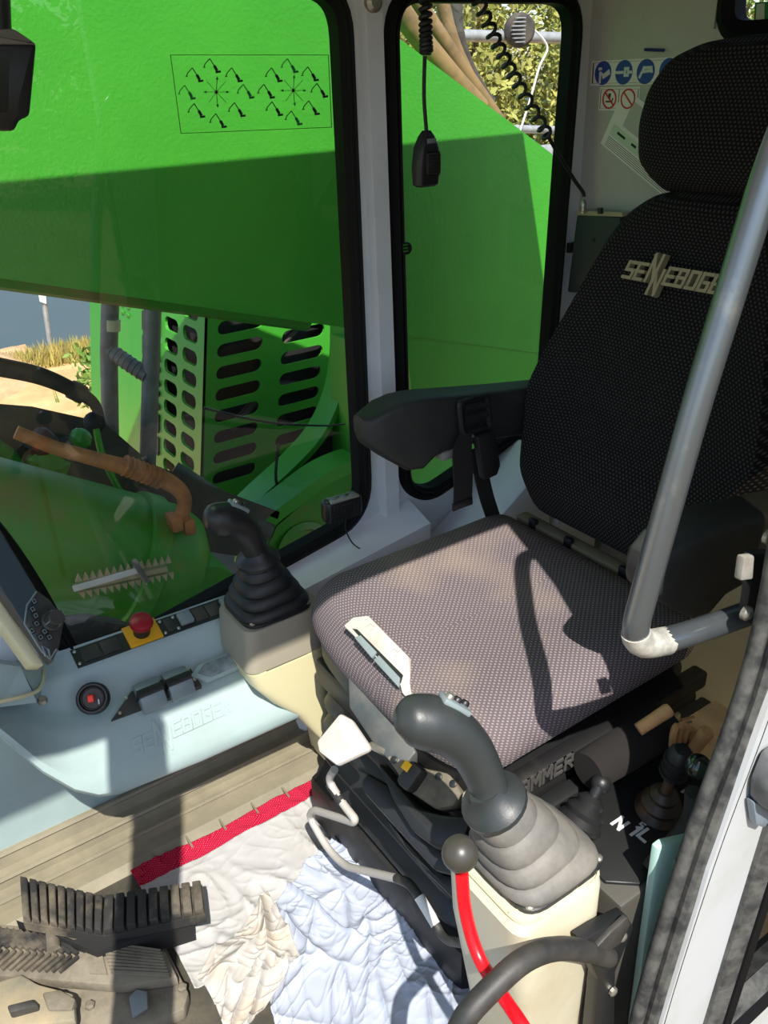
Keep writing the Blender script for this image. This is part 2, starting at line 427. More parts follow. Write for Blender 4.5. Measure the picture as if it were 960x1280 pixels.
# sill block under the windows
bm = B(); prism(bm, [(W, -.62, .465), (W - .075, -.66, .445), (W - .085, -1.0, .50), (W, -1.0, .53)], (0, 0, -.45)); struct(obj('trim_2', bm, m_cab, smooth=False))
# rear wall with its window
xz = lambda y: (lambda x, z: V((x, y, z)))
hole3 = round_poly([(1.108, 1.62), (1.108, 1.43), (.52, 1.425), (.52, 1.62)], .06, 8)
struct(obj('wall_rear', plate(B(), [(1.47, 1.75), (1.47, -.1), (.38, -.1), (.38, 1.75)], [offset_poly(hole3, .004)], xz(-1.50), (0, -.05, 0)), m_cabin, smooth=False))
inn = offset_poly(hole3, -.03)
g = struct(obj('window_3', ring_band(B(), inn, offset_poly(hole3, .008), xz(-1.50), -.03, .016, (0, 1, 0)), m_gask))
bm = B(); bm.faces.new([bm.verts.new(V((p[0], -1.512, p[1]))) for p in offset_poly(inn, .006)]); obj('pane', bm, m_glass, g)
# pressed panel joint on the rear wall
bm = B(); box(bm, (1.115, -1.497, 1.56), (.004, .006, .22)); struct(obj('trim_3', bm, m_cabin))
# left wall behind the door opening
SE = lambda z: -.655 - .105 * max(z, 0) ** 1.0      # front edge of the post, raked
hole4 = [(-.80 - .0, .10), (-.86, .62), (-.93, 1.30), (-1.40, 1.30), (-1.40, .10)]
hole4 = round_poly([(-.765, .06), (-.815, .56), (-.91, 1.32), (-1.40, 1.32), (-1.40, .06)], [.05, .3, .06, .06, .06], 6)
outl = [(-.648, -.1), (-.652, .20), (-.70, .52), (-.765, .80), (-.765, 1.1), (-.765, 1.75), (-1.56, 1.75), (-1.56, -.1)]
struct(obj('wall_left', plate(B(), outl, [offset_poly(hole4, .004)], yz(.378), (.042, 0, 0)), m_ext, smooth=False))
inn = offset_poly(hole4, -.05)
g = struct(obj('window_4', ring_band(B(), inn, offset_poly(hole4, .006), yz(.378), -.02, .018, (-1, 0, 0)), m_seal))
bm = B(); ring_band(bm, offset_poly(hole4, -.038), offset_poly(hole4, -.018), yz(.378), .01, .024, (-1, 0, 0)); obj('gasket_lip', bm, m_gask, g)
bm = B(); bm.faces.new([bm.verts.new(V((.392, *p))) for p in offset_poly(inn, .006)]); obj('pane', bm, m_glassr, g)
# rubber seal along the door post: one round bead and one flat flange
pp = [V((.40, y + .0, z)) for y, z in outl[:6]]
pp[-1] = V((.40, -.805, 1.64))
bm = B(); tube(bm, spline([p + V((.008, .008, 0)) for p in pp], 6), .0095, 10); seal = struct(obj('trim_4', bm, m_seal))
bm = B(); tube(bm, spline([p + V((-.008, -.002, 0)) for p in pp], 6), .0095, 8); obj('seal_lip', bm, m_seal, seal)
bm = B(); tube(bm, spline([p + V((-.018, -.009, 0)) for p in pp], 6), .0045, 8); obj('seal_edge', bm, m_gask, seal)
# door lintel, front post, roof, front wall lower part (out of view, they shade the cab)
bm = B(); prism(bm, [(.378, .56, 1.75), (.378, .56, 1.685), (.42, .56, 1.685), (.42, .56, 1.75)], (0, -2.1, 0)); struct(obj('trim_5', bm, m_ext))
bm = B(); prism(bm, [(.378, .10, -.1), (.378, .06, .85), (.378, .02, 1.66), (.378, .11, 1.66), (.378, .15, .85), (.378, .19, -.1)], (.05, 0, 0)); struct(obj('trim_6', bm, m_ext))
bm = B(); box(bm, (.93, -.43, 1.725), (1.09, 2.26, .08)); struct(obj('ceiling', bm, m_cabin))
bm = B(); box(bm, (.925, .68, .1), (1.09, .05, .4)); struct(obj('wall_front', bm, m_cab))
bm = B(); box(bm, (.925, -.42, -.04), (1.09, 2.24, .08)); struct(obj('floor', bm, m_dusty))
# beige lining on the floor behind the seat
bm = B(); box(bm, (.66, -1.30, .015), (.47, .38, .03), .004); struct(obj('floor_lining', bm, m_beigef)); 
# lower liner under the console
bm = B(); box(bm, (1.41, -.06, .21), (.02, 1.2, .42)); struct(obj('trim_7', bm, m_console))

# stepped rubber mat kerb along the console foot
prof = [(1.41, .085), (1.385, .085), (1.378, .060), (1.352, .056), (1.348, .040), (1.318, .036), (1.312, .022), (1.285, .018), (1.265, .004), (1.41, .002)]
bm = B(); prism(bm, [(x, .3, z) for x, z in prof], (0, -.98, 0)); k = obj('baseboard_right', bm, m_mat, smooth=False); struct(k)
for z, x in ((.0865, 1.387), (.0585, 1.354), (.0385, 1.322)):
    bm = B(); tube(bm, [(x, .3, z), (x, -.67, z)], .006, 6); obj('ridge', bm, m_mat, k)
for i in range(5):
    bm = B(); box(bm, (1.272, -.24 - i * .075, .010), (.05, .004, .012)); obj('rib', bm, m_mat, k)
# worn rubber floor mat
bm = B(); box(bm, (.98, -.2, .002), (.58, 1.0, .006), .002); tag(obj('floor_mat', bm, M('dark_rubber_mat', (58, 56, 48), .7, col2=(88, 82, 68), vs=9, bump=.1, bs=120)), 'dark dusty rubber mat covering the cab floor under the cloths', 'floor mat')

# ================================================================== RIGHT CONSOLE
t = thing('side_console', 'long pale blue plastic console along the foot of the big side window', 'console', (1.33, -.35, .1))
base = [(1.412, .462), (1.404, .467), (1.398, .460), (1.362, .446), (1.352, .430), (1.336, .385), (1.322, .374), (1.292, .366), (1.278, .350), (1.236, .288), (1.226, .270), (1.222, .250), (1.228, .238), (1.262, .225), (1.412, .20)]
secs = []
for y, dx, dz, bz in ((-.70, 0, -.004, 0), (-.56, 0, -.004, 0), (-.36, 0, 0, 0), (-.20, 0, .006, .006), (-.165, 0, .008, .018), (-.13, .004, .012, .045), (-.09, .012, .018, .10), (-.05, .026, .03, .17), (-.02, .05, .04, .225), (0.005, .09, .05, .25)):
    s = []
    for i, (x, z) in enumerate(base):
        f = max(0, min(1, (.47 - z) / .2))
        zz = z + dz + bz * f
        s.append(V((min(x + dx, 1.413), y, min(zz, .535))))
    secs.append(s)
bm = B(); loft(bm, secs); bmesh.ops.recalc_face_normals(bm, faces=bm.faces[:]); tree_ = BVHTree.FromBMesh(bm)
def on_console(px, py):
    p, n, i, d = tree_.ray_cast(EYE, ray(px, py).normalized()); return p, n
body = obj('console_body', bm, m_console, t)
# embossed lettering on the sloping face
a, n0 = on_console(168, 943); b_, n1 = on_console(289, 888)
u = (b_ - a).normalized(); n_ = n0.normalized(); v_ = n_.cross(u).normalized()
if v_.z < 0: v_ = -v_
bm = B(); logo(bm, a, u, v_, (b_ - a).length / 41 * 5, n_, .0012); obj('embossed_lettering', bm, m_console, t)
# switch panel
bm = B()
sp0 = V((1.4005, -.205, .4665)); sp1 = V((1.3615, -.205, .4515)); du = V((0, -1, 0)); dv = (sp1 - sp0); dn = V((-.35, 0, .93)).normalized()
L_ = .47
prism(bm, [sp0, sp0 + du * L_ + V((0, 0, -.010)), sp1 + du * L_ + V((0, 0, -.010)), sp1], dn * .004)
panel = obj('switch_panel', bm, m_black, t, smooth=False)
def on_panel(s, q, h=0): return sp0 + du * s + V((0, 0, -.010 * s / L_)) + dv * q + dn * (.004 + h)
for s0, s1, kind in ((.014, .048, 0), (.052, .086, 0), (.178, .196, 0), (.205, .233, 1), (.237, .262, 0), (.266, .291, 0), (.296, .324, 1), (.328, .352, 0), (.356, .38, 0), (.386, .41, 0), (.414, .438, 0)):
    bm = B()
    if kind:
        prism(bm, [on_panel(s0, .16), on_panel(s1, .16), on_panel(s1, .84), on_panel(s0, .84)], dn * .011, .003)
        obj('rocker_switch', bm, m_pad, panel)
    else:
        prism(bm, [on_panel(s0, .12), on_panel(s1, .12), on_panel(s1, .88), on_panel(s0, .88)], dn * .0018, .0006)
        obj('blank_cover', bm, m_blackd, panel)
for s in (.006, .172, .199, .442):
    for q in (.15, .85):
        bm = B(); lathe(bm, [(.0035, 0), (.0035, .0015), (.002, .003), (0, .003)], on_panel(s, q), dn, 8); obj('screw', bm, m_steel, panel)
# emergency stop
bm = B(); prism(bm, [on_panel(.100, -.15), on_panel(.165, -.15), on_panel(.165, 1.05), on_panel(.100, 1.05)], dn * .005, .001)
es = obj('emergency_stop_plate', bm, m_yel, t)
ec = on_panel(.131, .45, .005)
bm = B(); lathe(bm, [(.016, 0), (.016, .02), (.013, .021), (.013, .028)], ec, dn, 20); obj('stop_collar', bm, m_black, es)
bm = B(); lathe(bm, [(.013, .024), (.021, .026), (.0225, .031), (.021, .037), (.015, .040), (0, .041)], ec, dn, 28); obj('stop_button', bm, m_stop, es)
# ignition switch
c = ax(116, 873, 1.30); d = V((-.72, .25, .62)).normalized()
bm = B(); lathe(bm, [(.0, -.015), (.029, -.015), (.029, .004), (.026, .008), (.023, .008), (.021, .002), (0, .002)], c, d, 28); ig = obj('ignition_ring', bm, m_black, t)
bm = B(); lathe(bm, [(.0, .0), (.0205, .002), (.0205, .0055), (.019, .0065), (.018, .0025), (0, .0024)], c, d, 24); obj('lock_face', bm, m_blackd, ig)
a_, b2, _ = frame(d)
bm = B(); box(bm, c + d * .009 - a_ * .002, (.011, .014, .014), .003, basis(a_, b2, d)); obj('key_light', bm, M('key_red', (255, 60, 36), .4), ig)
bm = B(); box(bm, c + d * .005 + a_ * .010 - b2 * .008, (.002, .009, .002), 0, basis(a_, b2, d)); obj('mark', bm, m_white, ig)
# rocker paddle plate
pn = V((-.45, .0, .89)).normalized()
po = V((1.302, -.30, .376))
quad = [apl(*p, po, pn) for p in ((139, 902), (164, 866), (238, 837), (252, 858))]
bm = B(); prism(bm, [p - pn * .012 for p in quad], pn * .017); pl = obj('paddle_plate', bm, m_blackd, t, smooth=False)
cx_ = V((-.89, 0, -.45)).normalized()
for (px, py) in ((187, 873), (222, 859)):
    c = apl(px, py, po, pn) + pn * .004
    for r0, h0, m_, nm in ((.033, .046, m_pad, 'rocker_paddle'), (.0345, .048, m_black, 'dark_band')):
        arc = []
        a0, a1 = (.12, .95) if nm == 'rocker_paddle' else (.44, .60)
        for i in range(11):
            an = PI * (a0 + (a1 - a0) * i / 10)
            arc.append(c + cx_ * (math.cos(an) * r0 * -1) + pn * (math.sin(an) * r0 * 1.0) + V((0, h0 / 2, 0)))
        arc.append(c - pn * .004 + V((0, h0 / 2, 0)))
        bm = B(); prism(bm, arc, (0, -h0, 0), .0015 if nm == 'rocker_paddle' else 0); obj(nm, bm, m_, pl)
for p in ((150, 893), (243, 851), (235, 840), (158, 874)):
    bm = B(); lathe(bm, [(.0035, 0), (.0035, .002), (0, .003)], apl(*p, po, pn) + pn * .005, pn, 8); obj('screw', bm, m_steel, pl)
# ashtray
q = [apl(*p, po, pn) for p in ((243, 846), (252, 833), (303, 813), (317, 820), (308, 831), (262, 851))]
cc = sum(q, V()) / 6
bm = B(); prism(bm, [cc + (p - cc) * 1.16 - pn * .006 for p in q], pn * .016, .004); obj('ashtray_rim', bm, m_console, t)
bm = B(); prism(bm, [cc + (p - cc) * .92 - pn * .002 for p in q], pn * .0145, .003); obj('ashtray_lid', bm, M('ashtray_grey', (150, 162, 162), .35, col2=(90, 98, 100), vs=20), t)
# base plate seam + screw where the monitor foot is bolted
bm = B(); tube(bm, spline([(1.255, 0.004, .535), (1.262, -.06, .515), (1.30, -.125, .482), (1.36, -.15, .483)], 5), .0035, 6); obj('plate_seam', bm, m_cream, t)
bm = B(); lathe(bm, [(.009, 0), (.009, .003), (.006, .008), (0, .008)], ax(53, 876, 1.30), (-.5, 0, .86), 12); obj('screw', bm, m_steel, t)
bm = B(); prism(bm, [ax(0, 830, 1.30), ax(0, 884, 1.28), ax(46, 878, 1.29), ax(26, 833, 1.31)], V((.05, 0, -.02))); obj('foot_cover', bm, m_console, t)

# ---- monitor on its foot
mn = V((-.72, -.30, .62)).normalized(); mo = ax(62, 828, 1.22)
P = lambda px, py, h=0: apl(px, py, mo, mn) + mn * h
t = thing('monitor', 'black display with rotary knob and keys beside the console front end', 'monitor', (1.27, -.05, .45))
edge = [(66, 829), (75, 808), (82, 772), (62, 748), (48, 738), (-60, 560), (-125, 530), (-60, 645), (0, 737)]
bm = B(); prism(bm, [P(*p, -.028) for p in edge], mn * .028, .005); obj('bezel', bm, M('bezel_charcoal', (58, 58, 56), .4, col2=(74, 72, 68), vs=20), t)
bm = B(); prism(bm, [P(*p, .0003) for p in ((44, 738), (30, 780), (-62, 630), (-104, 540), (-66, 560))], mn * .001); obj('screen', bm, m_screen, t)
bm = B(); tube(bm, [P(*p, .002) for p in ((45, 740), (33, 757), (30, 780), (52, 815), (62, 824), (70, 812))], .0016, 6); obj('edge_trim', bm, m_pad, t)
bm = B(); prism(bm, [P(*p, -.062) for p in ((48, 826), (64, 826), (48, 800), (0, 730), (-60, 640), (-60, 660), (0, 760))], mn * .034, .004); obj('rear_housing', bm, m_cream, t)
bm = B(); c = P(64, 777); lathe(bm, [(.0175, 0), (.0175, .006), (.014, .008), (.013, .024), (.0115, .027), (0, .027)], c, mn, 28); kn = obj('rotary_knob', bm, m_blackd, t)
a_, b2, _ = frame(mn)
for i in range(16):
    an = 2 * PI * i / 16; e = a_ * math.cos(an) + b2 * math.sin(an)
    bm = B(); box(bm, c + mn * .016 + e * .0133, (.0022, .0022, .016), 0, basis(e, mn.cross(e), mn)); obj('knob_rib', bm, m_pad if i % 4 == 0 else m_blackd, kn)
for (px, py) in ((39, 789), (45, 780), (50, 797), (55, 790), (44, 770), (40, 762), (42, 752), (61, 797)):
    bm = B(); e1 = (P(px + 4, py + 6) - P(px, py)).normalized(); e2 = mn.cross(e1)
    box(bm, P(px, py, .001), (.011, .009, .0035), .001, basis(e1, e2, mn)); kk = obj('key', bm, m_black, t)
    bm = B(); strokes(bm, [[(-.3, -.3), (.3, -.3), (.3, .3), (-.3, .3), (-.3, -.3)]], .12, lambda a, b: P(px, py, .003) + e1 * a * .010 + e2 * b * .008, mn, .0004); obj('key_mark', bm, m_pad, kk)
bm = B(); tube(bm, [P(*p, .002) for p in ((60, 812), (52, 808), (56, 820), (62, 822), (60, 812))], .0018, 6); obj('usb_cover', bm, m_pad, t)
bm = B(); prism(bm, [ax(27, 836, 1.30), ax(48, 876, 1.30), ax(52, 865, 1.31), ax(52, 838, 1.34), ax(60, 826, 1.36)], V((.03, .0, -.01))); obj('foot', bm, m_console, t)
# white side moulding of the front post by the monitor
bm = B(); prism(bm, [ax(-5, 655, 1.385), ax(46, 742, 1.385), ax(40, 746, 1.37), ax(-5, 690, 1.37)], V((0, .004, 0)))
struct(obj('trim_8', bm, m_cab))

# ================================================================== JOYSTICKS AND PODS
def make_pod(org, label, near):
    t = thing('joystick_pod', label, 'console', org, 'joystick pods beside the seat front')
    x0, x1 = org[0] - .073, org[0] + .070; y0, y1 = org[1] + .082, org[1] - (.058 if near else .085); zt = org[2]
    def sec(z, g, sh, gb=0):
        o = round_poly([(x0 - g, y0 + g + sh), (x1 + g, y0 + g + sh), (x1 + g, y1 - gb), (x0 - g, y1 - gb)], .028, 5)
        return [V((p[0], p[1], z + (-.02 if p[1] > org[1] else .0) * 0)) for p in o]
    if near:
        bm = B(); loft(bm, [sec(.02, -.012, -.03), sec(.18, -.004, -.02), sec(zt - .10, .004, 0), sec(zt - .012, .004, .004), sec(zt, -.002, 0), sec(zt + .002, -.02, 0)])
        obj('pod_body', bm, m_beige, t)
        bm = B(); tube(bm, [V((p[0], p[1], zt + .001)) for p in round_poly([(x0, y0), (x1, y0), (x1, y1), (x0, y1)], .03, 5)] + [V((x0 + .03, y0, zt + .001))], .002, 6); obj('pod_rim', bm, m_cream, t)
    else:
        bm = B(); loft(bm, [sec(zt - .090, .003, .002), sec(zt - .012, 0, 0), sec(zt, -.004, 0), sec(zt + .002, -.02, 0)]); obj('pod_cap', bm, m_taupe, t)
        bm = B(); loft(bm, [sec(.04, -.012, -.19, .0), sec(.12, -.006, -.15, .0), sec(zt - .24, .0, -.085, 0), sec(zt - .19, .002, -.045, 0), sec(zt - .13, .003, -.008, 0), sec(zt - .095, .003, .0, 0)]); obj('pod_body', bm, m_cream, t)
        bm = B(); tube(bm, [V((p[0], p[1], zt - .093)) for p in round_poly([(x0, y0), (x1, y0), (x1, y1), (x0, y1)], .03, 5)] + [V((x0 + .03, y0, zt - .093))], .003, 6); obj('pod_seam', bm, m_cream, t)
    return t
def sq(c, a, b, r, rx, n=28, p=3.2):
    o = []
    for k in range(n):
        an = 2 * PI * k / n; cc, ss = math.cos(an), math.sin(an)
        o.append(c + a * (math.copysign(abs(cc) ** (2 / p), cc) * r) + b * (math.copysign(abs(ss) ** (2 / p), ss) * rx))
    return o
def make_joystick(org, label, tipv, colv, mb, mg, nm=4):
    # org: middle of the base plate; colv: collar, tipv: head of the grip, both relative to org
    t = thing('joystick', label, 'joystick', org, 'pair of joysticks')
    o = V(org); X_, Y_, Z_ = V((1, 0, 0)), V((0, 1, 0)), V((0, 0, 1))
    bm = B(); loft(bm, [sq(o + Z_ * z, X_, Y_, r, r * 1.06, p=5) for z, r in ((0, .068), (.006, .068), (.009, .064))]); bp = obj('base_plate', bm, m_black, t)
    for sx, sy in ((-1, 1), (-1, -1), (1, 1), (1, -1)):
        bm = B(); lathe(bm, [(.006, 0), (.006, .003), (.003, .005), (0, .005)], o + V((sx * .056, sy * .059, .008)), (0, 0, 1), 10); obj('screw', bm, m_steel, bp)
    col = V(colv); bm = B(); secs = []
    N = nm * 8
    for i in range(N + 1):
        f = i / N
        ctr = o + col * (f ** 1.1) + Z_ * .008 * (1 - f)
        r = .064 * (1 - f) ** .85 + .026 * f + .004 * (1 - f)
        ph = f * nm % 1.0
        r *= 1 + .10 * math.sin(ph * PI) ** .7 - .05 * (1 if ph < .12 and f > .03 else 0)
        p = 3.6 - 1.5 * f
        ax_ = (X_ - col.normalized() * X_.dot(col.normalized()) * f)
        ay_ = (Y_ - col.normalized() * Y_.dot(col.normalized()) * f)
        secs.append(sq(ctr, ax_, ay_, r, r * 1.05, p=p))
    loft(bm, secs); obj('bellows', bm, mb, t)
    # collar and hand grip as one skin
    tip = V(tipv); ga = (tip - col)
    side = V((.35, .94, 0)).normalized()
    d0 = col.normalized()
    bm = B(); c = o + col
    a_, b_, dd = frame(d0)
    prof = [(.020, -.006), (.036, -.006), (.042, 0), (.042, .007), (.036, .014), (.024, .022), (.020, .034)]
    lathe(bm, prof, c, d0, 24); obj('collar', bm, mg, t)
    gd = ga.normalized(); s_ = V((0, -.6, .8)); bow = (s_ - gd * s_.dot(gd)).normalized()
    pts = spline([c + d0 * .012, c + ga * .22 + bow * .014, c + ga * .50 + bow * .026, c + ga * .76 + bow * .023, c + ga * .97 + bow * .006, c + ga * 1.08 - bow * .010], 6)
    rr = [.025, .024, .0255, .028, .031, .033, .029, .012]
    bm = B(); tube(bm, pts, rr, 18, 1.0); grip = obj('grip', bm, mg, t)
    nrm = (s_ - gd * s_.dot(gd)).normalized(); nrm = (nrm + gd * .25).normalized()
    lat = nrm.cross(gd).normalized(); fw = lat.cross(nrm)
    kc = o + col + ga * .80 + bow * .021 + nrm * .030
    bm = B(); box(bm, kc, (.026, .040, .010), .004, basis(lat, fw, nrm)); kp = obj('thumb_panel', bm, m_pad, t)
    for s in (-1, 0, 1):
        bm = B(); lathe(bm, [(.0055, 0), (.0055, .004), (.004, .006), (0, .006)], kc + nrm * .004 + fw * (s * .013) + lat * (.004 * s), nrm, 12); obj('push_button', bm, m_steel if s == 1 else m_black, kp)
    kc2 = o + col + ga * .55 - nrm * .0
    bm = B(); box(bm, kc2 + lat * .0 + d0 * .028 - gd * .0, (.010, .014, .006), .002, basis(lat, gd, nrm)); obj('finger_switch', bm, m_black, t)
    return t
FP = V((1.288, -.562, .485)); NP = V((.537, -.560, .492))
make_pod(FP, 'taupe and cream pod under the joystick beside the big window', False)
make_pod(NP, 'beige square pod under the joystick nearest the door', True)
make_joystick(FP + V((0, 0, .002)), 'clean black joystick in front of the big side window', ax(266, 652, 1.285) - FP, ax(323, 702, 1.282) - FP, m_rub, m_black)
make_joystick(NP + V((0, 0, .002)), 'dusty grey joystick with ribbed boot nearest the door', ax(512, 903, .615) - NP, ax(619, 1006, .553) - NP, m_rubd, m_gripd)

# ================================================================== SEAT
t = thing('operator_seat', 'high-backed dark cloth operator seat with headrest and armrests', 'seat', (.92, -.84, 0))
up = V((0, -math.sin(TILT), math.cos(TILT))); nb = V((0, math.cos(TILT), math.sin(TILT)))
bo = V((.92, -1.07, .60))
# cushion
sc = V((.917, -.83, .575))
out = round_poly([(.672, -.60), (.672, -1.085), (1.190, -1.085), (1.198, -.60), (1.06, -.572), (.79, -.572)], [.07, .06, .06, .09, .08, .08], 7)
def topz(x, y, k=1.0):
    f = max(0, (y + .74) / .16); f = min(1, f)
    b = min(1, abs(x - .92) / .25)
    return (.010 * b ** 2 * k - .028 * f * f)
bm = B()
H = lambda h, k=1: (lambda x, y: h + topz(x, y, k))
cushion(bm, out, lambda x, y: V((x, y, .575)), (0, 0, 1), [(.02, H(-.085)), (.0, H(-.075)), (-.006, H(-.05)), (.002, H(-.027)), (.016, H(-.011)), (.14, H(-.001)), (.28, H(.002)), (.45, H(.001, .6)), (.7, H(-.003, .2)), (.97, H(-.006, 0))])
so_ = obj('seat_cushion', bm, m_fab, t)
# piping seam round the cushion front
bm = B(); cushion(bm, out, lambda x, y: V((x, y, .575)), (0, 0, 1), [(.035, -.145), (.03, -.125), (.03, -.105), (.06, -.105)]); obj('seat_pan', bm, m_taupef, t)
# lever housing in the front of the cushion
hp = V((.94, -.585, .55)); hn = V((-.12, .55, .83)).normalized()
quad = [apl(*p, hp, hn) for p in ((431, 784), (443, 773), (462, 771), (512, 822), (516, 880), (504, 868), (500, 852))]
bm = B(); prism(bm, [p - hn * .016 for p in quad], hn * .022, .003); hs = obj('lever_housing', bm, m_lever, t)
slot = [apl(*p, hp, hn) for p in ((443, 788), (449, 789), (506, 846), (503, 856))]
bm = B(); prism(bm, [p + hn * .002 for p in slot], hn * .0055); obj('lever_slot', bm, m_black, hs)
for pp_ in (((446, 800), (454, 797), (474, 818), (468, 826)), ((470, 828), (477, 822), (503, 850), (501, 862))):
    bm = B(); prism(bm, [apl(*p, hp, hn) + hn * .003 for p in pp_], hn * .008, .0015); obj('adjusting_lever', bm, m_pad, hs)
for (px, py) in ((466, 785), (496, 817)):
    c = apl(px, py, hp, hn) + hn * .006; e1 = (apl(px + 10, py + 10, hp, hn) - apl(px, py, hp, hn)).normalized(); e2 = hn.cross(e1)
    bm = B(); strokes(bm, [[(-1, 1), (-1, -.4), (.6, -.4), (.6, -1)], [(1, 0), (1, 1)]], .25, lambda a, b: c + e1 * a * .006 - e2 * b * .006, hn, .0006); obj('pictogram', bm, M('embossed_grey', (160, 156, 150), .5), hs)
# backrest
BP = lambda u, v: bo + V((1, 0, 0)) * u + up * v
bl = [(.19, .0), (.262, .06), (.30, .22), (.278, .31), (.250, .394), (.200, .545), (.165, .60), (.11, .637), (.06, .645)]
out = bl + [(-u, v) for u, v in bl[::-1]]
out = round_poly(out, .03, 3)
bm = B(); BH = lambda h: (lambda u, v: h + .022 * min(1, (abs(u) / .27) ** 2) * (1 if v < .5 else max(0, 1 - (v - .5) / .1)))
cushion(bm, out, BP, nb, [(.03, -.11), (.0, -.10), (-.004, -.06), (.006, -.028), (.022, -.010), (.15, BH(-.002)), (.28, BH(-.001)), (.45, BH(-.010)), (.7, -.004), (.97, 0)])
obj('backrest', bm, m_fabb, t)
bm = B(); cushion(bm, out, BP, nb, [(.05, -.16), (.01, -.15), (.002, -.112), (.03, -.108)]); obj('backrest_shell', bm, m_black, t)
hl = [(.10, .640), (.158, .672), (.183, .74), (.181, .80), (.152, .848), (.09, .872), (.03, .878)]
out = round_poly(hl + [(-u, v) for u, v in hl[::-1]], .02, 3)
bm = B(); cushion(bm, out, BP, nb, [(.03, -.09), (0, -.075), (-.004, -.035), (.006, -.008), (.02, .006), (.25, .014), (.42, .018), (.65, .015), (.97, .012)]); obj('headrest', bm, m_fabb, t)
# lettering printed on the backrest
bm = B(); a = apl(785, 347, bo + nb * .004, nb); b_ = apl(958, 378, bo + nb * .004, nb)
logo(bm, a, (b_ - a).normalized(), up, .0265, nb, .012); obj('backrest_lettering', bm, m_logo, t)
# armrests
def arm(xc, tip, side):
    secs = []
    for y, zb, zt_, wd in ((0, .030, .012, .018), (-.012, .050, -.002 + .012, .030), (-.05, .085, .024, .037), (-.085, .112, .028, .039), (-.12, .118, .026, .040), (-.15, .100, .022, .040), (-.22, .098, .010, .040), (-.32, .108, -.006, .038), (-.45, .13, -.024, .034)):
        zb2 = tip[2] - zb; zt2 = tip[2] + zt_
        o = round_poly([(-wd, zb2), (wd, zb2), (wd, zt2), (-wd, zt2)], min(.016, wd * .8), 4)
        secs.append([V((xc + p[0], tip[1] + y, p[1])) for p in o])
    return loft(B(), secs)
def thumb(xc, tip): return lathe(B(), [(.02, -.0), (.024, .004), (.024, .012), (.012, .016)], (xc - .045, tip[1] - .21, tip[2] - .088), (1, 0, 0), 18)
a1 = obj('armrest', arm(1.225, (1.225, -.757, .838), 1), m_arm, t)
a2 = obj('armrest', arm(.605, (.605, -.795, .822), -1), m_arm, t)
bm = B(); box(bm, (1.196, -.955, .736), (.03, .075, .020), .007); obj('tilt_wheel', bm, M('grey_wheel', (132, 132, 128), .5), a1)
# suspension base
bm = B(); box(bm, (.92, -.84, .385), (.50, .50, .06), .012); obj('upper_frame', bm, m_taupef, t)
bm = B(); secs = []
for i in range(17):
    f = i / 16; z = .36 - f * .22; g = .018 * abs(math.sin(f * PI * 4)); g2 = .03 * f
    secs.append([V((p[0], p[1], z)) for p in round_poly([(.70 - g, -.60 + g + g2), (.70 - g, -1.06), (1.14 + g, -1.06), (1.14 + g, -.60 + g + g2)], .06, 5)])
loft(bm, secs); obj('suspension_bellows', bm, m_black, t)
bm = B(); box(bm, (.92, -.84, .075), (.50, .58, .13), .02); obj('base_box', bm, m_taupef, t)
# rails with the bolted bracket seen under the near side of the seat
for z, x, sy, m_ in ((.455, .668, .50, m_taupef), (.392, .650, .52, m_black), (.335, .655, .48, m_taupef)):
    bm = B(); box(bm, (x, -.83, z), (.03, sy, .034), .006); obj('slide_rail', bm, m_, t)
bm = B(); o_ = ax(622, 1012, .6515); word(bm, 'GRAMMER', o_, (0, -1, 0), (0, .0, 1), .024, (-1, 0, 0), .002, th=1.0, shear=0); obj('base_lettering', bm, M('embossed_dark', (74, 72, 70), .4), t)
# lower seat frame edge, given a pale colour for the light it catches
bm = B(); tube(bm, spline([(.70, -.578, .452), (.672, -.60, .450), (.664, -.66, .45), (.662, -.74, .452)], 4), .009, 8); obj('pan_edge', bm, m_paleframe, t)
for y0, y1, z in ((-.66, -.70, .36), (-.72, -.80, .37), (-.84, -.88, .405)):
    bm = B(); box(bm, (.632, (y0 + y1) / 2, z - .02), (.012, y1 - y0, .06), .004); obj('lit_patch_clip', bm, m_paleframe, t)  # pale clips paint the lit patches on the black seat frame
# recliner gap strip between cushion and back
bm = B(); box(bm, (.92, -1.10, .56), (.46, .03, .02), .004); obj('hinge_bar', bm, M('dusty_bar', (120, 112, 92), .7), t)
for x in (.75, .86, 1.0, 1.1):
    bm = B(); box(bm, (x, -1.088, .565), (.02, .012, .03), .003); obj('hinge_bracket', bm, m_taupef, t)

# seat belt with its buckle
t = thing('seat_belt', 'black webbing seat belt with buckle hanging over the far armrest', 'seat belt', (1.17, -.98, .56))
def strap(bm, pts, wv, th=.0016):
    wv = V(wv); pts = spline(pts, 5); secs = []
    for i, p in enumerate(pts):
        d = (pts[min(i + 1, len(pts) - 1)] - pts[max(i - 1, 0)]).normalized(); n = d.cross(wv).normalized() * th
        secs.append([p - wv / 2 - n, p + wv / 2 - n, p + wv / 2 + n, p - wv / 2 + n])
    return loft(bm, secs)
m_web = M('belt_webbing', (22, 22, 24), .75, bump=.2, bs=500)
bm = B(); strap(bm, [ax(588, 535, 1.165), ax(578, 560, 1.16), ax(579, 600, 1.155), ax(578, 634, 1.15)], (.0, -.046, .004)); obj('webbing_tail', bm, m_web, t)
bm = B(); strap(bm, [ax(596, 560, 1.172), ax(601, 590, 1.175), ax(608, 620, 1.178), ax(616, 645, 1.18)], (.0, -.036, .0)); obj('webbing_lower', bm, m_web, t)
bm = B(); box(bm, ax(578, 630, 1.149), (.006, .05, .016), .002); obj('tail_clip', bm, m_black, t)
pl_ = [ax(574, 504, 1.16), ax(608, 494, 1.16), ax(612, 534, 1.16), ax(578, 542, 1.16)]
